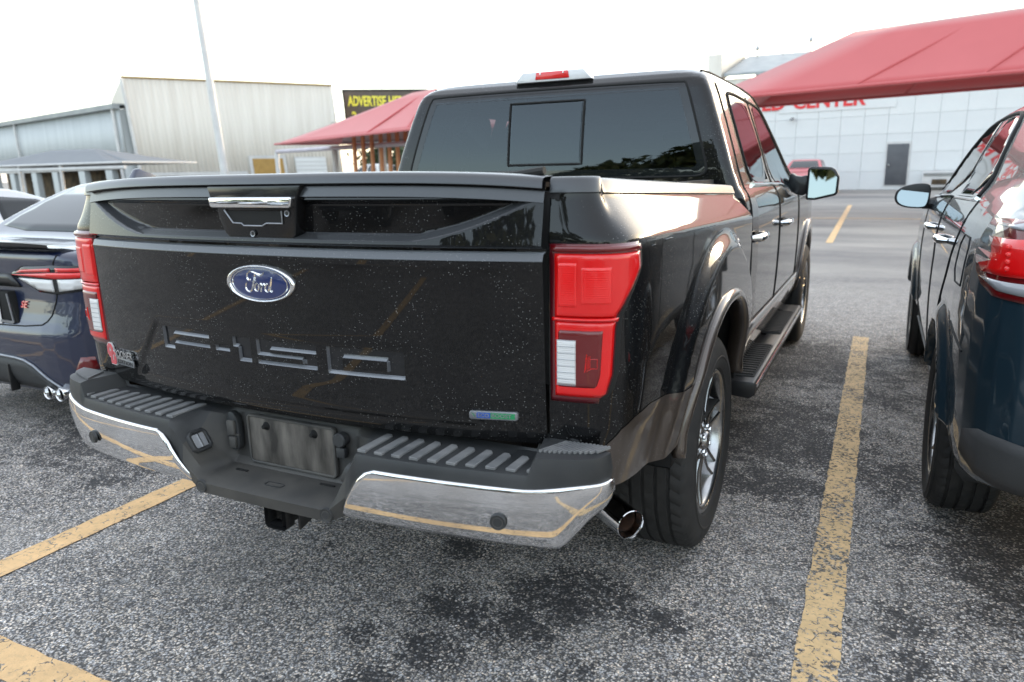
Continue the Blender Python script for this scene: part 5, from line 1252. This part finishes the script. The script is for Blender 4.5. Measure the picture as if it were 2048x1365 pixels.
bm_ = empty('steel_beam_frame', (-20.8, 25.9, gz(0, 25.9)), 0, 'white steel beam on a column under the left red canopy', 'beam')
o0 = Vector((-20.8, 25.9, gz(0, 25.9)))
MB().tube([Vector((-27.1, 28.95, 2.66))-o0, Vector((-14.9, 23.0, 2.53))-o0], .10, 8).build('beam', 'lilac_steel', bm_)
MB().tube([(0, 0, 0), (0, 0, 2.35)], .14, 12).build('column', 'white_steel', bm_)
MB().tube([Vector((-14.9, 23.0, 2.53))-o0, Vector((-14.6, 22.8, 3.2))-o0], .05, 8).build('strut', 'white_steel', bm_)
MB().tube([Vector((-27.1, 28.95, 0.3))-o0, Vector((-27.1, 28.95, 2.6))-o0], .12, 12).build('column', 'white_steel', bm_)

# ---- tall corrugated hall and low wing on the left
A = Vector((-37.30, 28.74)); B = Vector((-30.55, 38.75)); dd = (B-A).normalized()
TB = empty('tall_hall', (0, 0, 0), 0, 'tall beige corrugated metal hall with blank wall on the left', 'building')
vwall('siding', A-dd*.0, B, .1, 7.0, 'beige_siding', TB, rib=.24, skew=-.07)
nb = Vector((-dd.y, dd.x))
MB().prism([(0, 0), ((B-A).length-.05, 0), ((B-A).length-.05, 14), (0, 14)], lambda u, v, h: (A.x+dd.x*(u-.07*h)+nb.x*(v+.25), A.y+dd.y*(u-.07*h)+nb.y*(v+.25), h), .1, 6.95).build('hall_mass', 'beige_siding', TB)
MB().tube([(A.x-dd.x*.48, A.y-dd.y*.48, 7.03), (B.x-dd.x*.48, B.y-dd.y*.48, 7.03)], .06, 6).build('roof_edge', 'gold_door', TB)
MB().tube([(A.x+dd.y*.1, A.y-dd.x*.1, .2), (A.x-dd.x*.48+dd.y*.1, A.y-dd.y*.48-dd.x*.1, 6.95)], .11, 6).build('corner_trim', 'white_steel', TB)
def on_wall(u, z, out): return (A.x+dd.x*(u-.07*z)+dd.y*out, A.y+dd.y*(u-.07*z)-dd.x*out, z)
def wall_box(nm, u0, u1, z0, z1, mat, par, o0=.0, o1=.1): return MB().prism([(u0, z0), (u1, z0), (u1, z1), (u0, z1)], lambda u, v, h: on_wall(u, v, h), o0, o1).build(nm, mat, par)
gd = wall_box('roller_door', 6.4, 8.25, .2, 2.5, 'gold_door', TB, .05, .14); wall_box('door_frame', 6.2, 8.45, .2, 2.68, 'white_steel', gd, .04, .10)
gd = wall_box('roller_door', 9.0, 11.0, .2, 2.6, 'white_steel', TB, .05, .14)
for k in range(9): wall_box('door_slat', 9.02, 10.98, .3+k*.25, .5+k*.25, 'white_panel', gd, .14, .17)
wall_box('wall_band', .0, 6.0, 1.55, 1.75, 'white_steel', TB, .03, .12)
LW = empty('low_wing', (0, 0, 0), 0, 'low pale grey metal wing with gutter joined to the tall hall', 'building')
A2 = Vector((-61.1, 33.65)); B2 = Vector((-37.65, 28.0)); d2 = (B2-A2).normalized(); n2 = Vector((d2.y, -d2.x)); L2 = (B2-A2).length
vwall('siding', A2, B2, 2.25, 5.36, 'cool_siding', LW, rib=.33, skew=-.07)
def on_w2(u, z, out): return (A2.x+d2.x*(u-.07*z)+n2.x*out, A2.y+d2.y*(u-.07*z)+n2.y*out, z)
def w2box(nm, u0, u1, z0, z1, mat, o0=.0, o1=.1, par=None): return MB().prism([(u0, z0), (u1, z0), (u1, z1), (u0, z1)], lambda u, v, h: on_w2(u, v, h), o0, o1).build(nm, mat, par or LW)
w2box('gutter', -.2, L2+.30, 5.30, 5.52, 'grey_roof', -.1, .28); w2box('roof_slab', -.2, L2+.1, 5.52, 5.60, 'grey_roof', -1.2, .2)
w2box('back_wall', 0, L2, .2, 5.3, 'dark_opening', -1.5, -1.2); w2box('lintel', 0, L2, 1.98, 2.5, 'white_steel', -.2, .12)
for u in (8.0, L2-.12): MB().tube([on_w2(u, .2, .16), on_w2(u, 5.3, .16)], .09, 6).build('downpipe', 'white_steel', LW)
for u in (1, 5, 9.4, 13.2, 17.6, 21.6): w2box('pier', u, u+.9, .1, 1.95, 'cool_siding', -.25, .10)
w2box('end_wall', L2-.3, L2+.05, .2, 5.3, 'cool_siding', -2.2, .04)
# ---- grey tent canopy in front of the wing
sc = 1.3
def away(p): return tuple(CAM+(Vector(p)-CAM)*sc)
N0 = Vector(away((-31.0, 16.0, 1.95))); N1 = Vector(away((-21.86, 16.0, 2.02))); N0.z = N1.z = 2.15
dG = (N1-N0).normalized(); nG = Vector((-dG.y, dG.x, 0))
R0 = Vector(away((-27.9, 17.5, 2.40))); R1 = Vector(away((-25.4, 17.6, 2.56))); R0.z = R1.z = 2.90
canopy('shade_canopy', 'grey fabric tent canopy in front of the low pale wing', N0, N1, N0+nG*4.2+dG*.4, N1+nG*4.2-dG*.2, R0, R1, 'grey_fabric', posts=[], sag=.05)
gp_ = empty('canopy_frame', (N0.x, N0.y, gz(N0.x, N0.y)), 0, 'pale steel frame carrying the grey tent canopy', 'frame')
b0 = Vector((N0.x, N0.y, gz(N0.x, N0.y)))
for t in (.35, .62): q = N0.lerp(N1, t); MB().tube([(q.x-b0.x, q.y-b0.y+.1, gz(q.x, q.y)-b0.z), (q.x-b0.x, q.y-b0.y+.1, 2.13-b0.z)], .08, 10).build('post', 'white_steel', gp_)
MB().tube([N0-b0+Vector((0, .1, -.22)), N1-b0+Vector((0, .1, -.22))], .09, 8).build('beam', 'white_steel', gp_)
# ---- white light pole
pl_ = empty('light_pole', (-23.55, 22, gz(0, 22)), 0, 'tall white steel light pole in front of the beige hall', 'pole')
MB().tube([(.12, 0, 0), (-.70, 0, 9.6)], [.17, .13], 14).build('shaft', 'white_steel', pl_); MB().box((.12, 0, .03), (.5, .5, .06)).build('base_plate', 'steel', pl_)
MB().tube([(-.70, 0, 9.5), (-1.5, 0, 9.8)], .05, 8).build('arm', 'white_steel', pl_); MB().box((-1.7, 0, 9.8), (.6, .28, .12)).build('lamp_head', 'steel', pl_, bevel=.03)
# ---- billboard
bb = empty('billboard', (-28.4, 40, gz(0, 40)), 0, 'dark brown billboard with yellow ADVERTISE lettering', 'billboard'); b0 = Vector(bb.location)
MB().prism([(-31.28, 6.90), (-24.6, 6.50), (-24.7, 3.9), (-31.1, 4.2)], lambda u, v, h: (u-b0.x, h, v-b0.z), 0, .3).build('board', 'sign_board', bb)
fr_ = MB().tube([Vector((x, 40-.02, z))-b0 for x, z in ((-31.28, 6.90), (-24.6, 6.50), (-24.7, 3.9), (-31.1, 4.2))], .07, 4, closed=True).build('board_frame', 'satin_black', bb)
text_obj('lettering', 'ADVERTISE HERE', .86, lambda x, y, z: (-30.85+x-b0.x, -.03-z, 5.90+y-.058*x-b0.z), 'sign_yellow', bb, extrude=.01, bold=.022, sx=.72)
text_obj('lettering', '2', .86, lambda x, y, z: (-30.6+x-b0.x, -.03-z, 4.90+y-.058*x-b0.z), 'sign_yellow', bb, extrude=.01, bold=.022, sx=.9)
for x in (-30, -26): MB().tube([(x-b0.x, .2, 0), (x-b0.x, .2, 4.4)], .16, 10).build('leg', 'steel', bb)
# ---- orange posts with a roof edge behind
pg_ = empty('pergola', (-16.8, 24, gz(0, 24)), 0, 'row of orange timber posts under a white roof edge', 'pergola'); b0 = Vector(pg_.location)
for x in (-18.22, -17.77, -17.33, -16.88, -16.47, -16.08, -15.68, -15.32): MB().box((x-b0.x, 0, 1.45), (.125, .125, 2.9)).build('post', 'orange_wood', pg_, bevel=.01)
MB().box((-.1, 0, 3.0), (4.2, .3, .22)).build('top_beam', 'orange_wood', pg_, bevel=.01)
MB().box((-.2, 3.2, 2.85), (6.2, 3.2, .45)).build('roof_edge', 'white_steel', pg_, bevel=.02); MB().box((-.2, 1.58, 2.62), (6.2, .06, .05)).build('fascia_line', 'grey_roof', pg_)
MB().box((-2.2, 3.0, 1.3), (.25, .25, 2.7)).build('side_post', 'white_steel', pg_)

# ---- foliage: trees beyond the posts, and the wood behind the viewer that the paint and glass mirror
def leaf_mass(n, fn, size):
    vs = []; fs = []
    for _ in range(n):
        c = Vector(fn()); a = Vector((random.gauss(0, 1), random.gauss(0, 1), random.gauss(0, .7))).normalized(); b = a.orthogonal().normalized(); b.rotate(Matrix.Rotation(random.random()*6.28, 3, a)); cc = a.cross(b)
        s = size*random.uniform(.6, 1.3); k = len(vs); vs += [c-b*s, c+cc*s*.45, c+b*s, c-cc*s*.45]; fs.append((k, k+1, k+2, k+3))
    return vs, fs
def tree(x, y, h, r, label, n=1500, size=.16, group=None):
    t = empty('tree', (x, y, gz(x, y)), 0, label, 'tree', group)
    mb = MB().tube([(0, 0, 0), (.05, 0, h*.3), (-.05, .05, h*.6), (0, 0, h*.9)], [.16, .13, .09, .03], 8)
    for k in range(6):
        a = k*1.05; mb.tube([(0, 0, h*.35+k*.1), (r*.5*math.cos(a), r*.5*math.sin(a), h*.6), (r*.8*math.cos(a), r*.8*math.sin(a), h*.75)], [.06, .04, .015], 6)
    mb.build('trunk', 'bark', t)
    cl = [(random.gauss(0, r*.5), random.gauss(0, r*.5), h*random.uniform(.35, .95), r*random.uniform(.3, .55)) for _ in range(22)]
    def f():
        c = random.choice(cl); d = Vector((random.gauss(0, 1), random.gauss(0, 1), random.gauss(0, 1))).normalized()*c[3]*random.random()**.4; return (c[0]+d.x, c[1]+d.y, c[2]+d.z*.8)
    v, fc = leaf_mass(n, f, size); mobj('crown', v, fc, 'foliage', t, smooth=False); return t
tree(-23.5, 33, 3.6, 2.0, 'dark bushy tree behind the left end of the orange posts')
tree(-20.8, 32.5, 3.5, 1.9, 'dark bushy tree behind the right end of the orange posts')
cl = []
for k in range(95):
    x = random.uniform(-75, 75); cl.append((x, -48+random.uniform(-7, 7), random.uniform(2.0, 7.5), random.uniform(1.6, 3.2)))
for k in range(26):
    cl.append((random.uniform(-13, 1), -31+random.uniform(-3, 3), random.uniform(2, 11.5), random.uniform(1.0, 1.9)))
def f():
    c = random.choice(cl); d = Vector((random.gauss(0, 1), random.gauss(0, 1), random.gauss(0, 1))).normalized()*c[3]*random.random()**.35; return (c[0]+d.x*1.3, c[1]+d.y, max(.1, c[2]+d.z))
v, fc = leaf_mass(22000, f, .5); tag(mobj('far_wood', v, fc, 'foliage', None, smooth=False), 'dark line of trees across the lot mirrored in the rear window', 'wood', kind='stuff')

# ---- more parked cars, copied from the two above
def recolour(root, mat):
    for ch in [x for x in bpy.data.objects if x.parent == root]:
        if ch.name.split('.')[0] in ('body', 'roof_antenna', 'roof_spoiler', 'door_mirror') and ch.type == 'MESH':
            ch.data = ch.data.copy(); ch.data.materials.clear(); ch.data.materials.append(MAT[mat])
def car_copy(src, loc, rz, mat, label, sc_=1.0, nm=None):
    c = copy_tree(src); c.location = loc; c.rotation_euler = (0, 0, rz); c.scale = (sc_,)*3; tag(c, label, 'car')
    if nm: c.name = nm
    if mat: recolour(c, mat)
    return c
car_copy(SD, (-6.25, .55, 0), 0, 'silver_paint', 'pale silver car half hidden behind the dark blue sedan', .965, 'silver_car')
car_copy(SU, (-1.45, 34.2, gz(0, 32)), math.pi, 'red_paint', 'small red car parked against the far white building', .84, 'red_car')
car_copy(SU, (-19.6, 29.5, gz(0, 29)), R(70), 'white_paint', 'white car parked beyond the orange posts', 1.0, 'white_car')
car_copy(SU, (-3.6, -10.6, 0), 0, None, 'dark SUV parked across the aisle, mirrored in the tailgate', 1.0, 'parked_suv')
car_copy(SD, (-.6, -11.2, 0), 0, 'black_paint', 'black sedan parked across the aisle, mirrored in the tailgate', 1.0, 'black_car')
car_copy(SU, (2.4, -11.0, 0), 0, 'black_paint', 'black SUV parked across the aisle, mirrored in the tailgate', 1.0, 'black_suv')
car_copy(SU, (-6.6, -10.9, 0), 0, 'silver_paint', 'silver SUV parked across the aisle, mirrored in the tailgate', 1.0, 'silver_suv')

car_copy(SU, (-9.7, -10.8, 0), 0, 'black_paint', 'far black SUV added across the aisle beside a silver one to darken the tailgate reflection', 1.0, 'black_suv')  # unseen extra cars, added so the tailgate's left half mirrors something dark
car_copy(SD, (-12.7, -10.8, 0), 0, None, 'dark blue sedan added at the end of the row across the aisle to darken the tailgate reflection', 1.0, 'blue_car')
car_copy(SU, (5.4, -10.8, 0), 0, None, 'dark teal SUV parked across the aisle, right end of the row', 1.0, 'teal_suv')
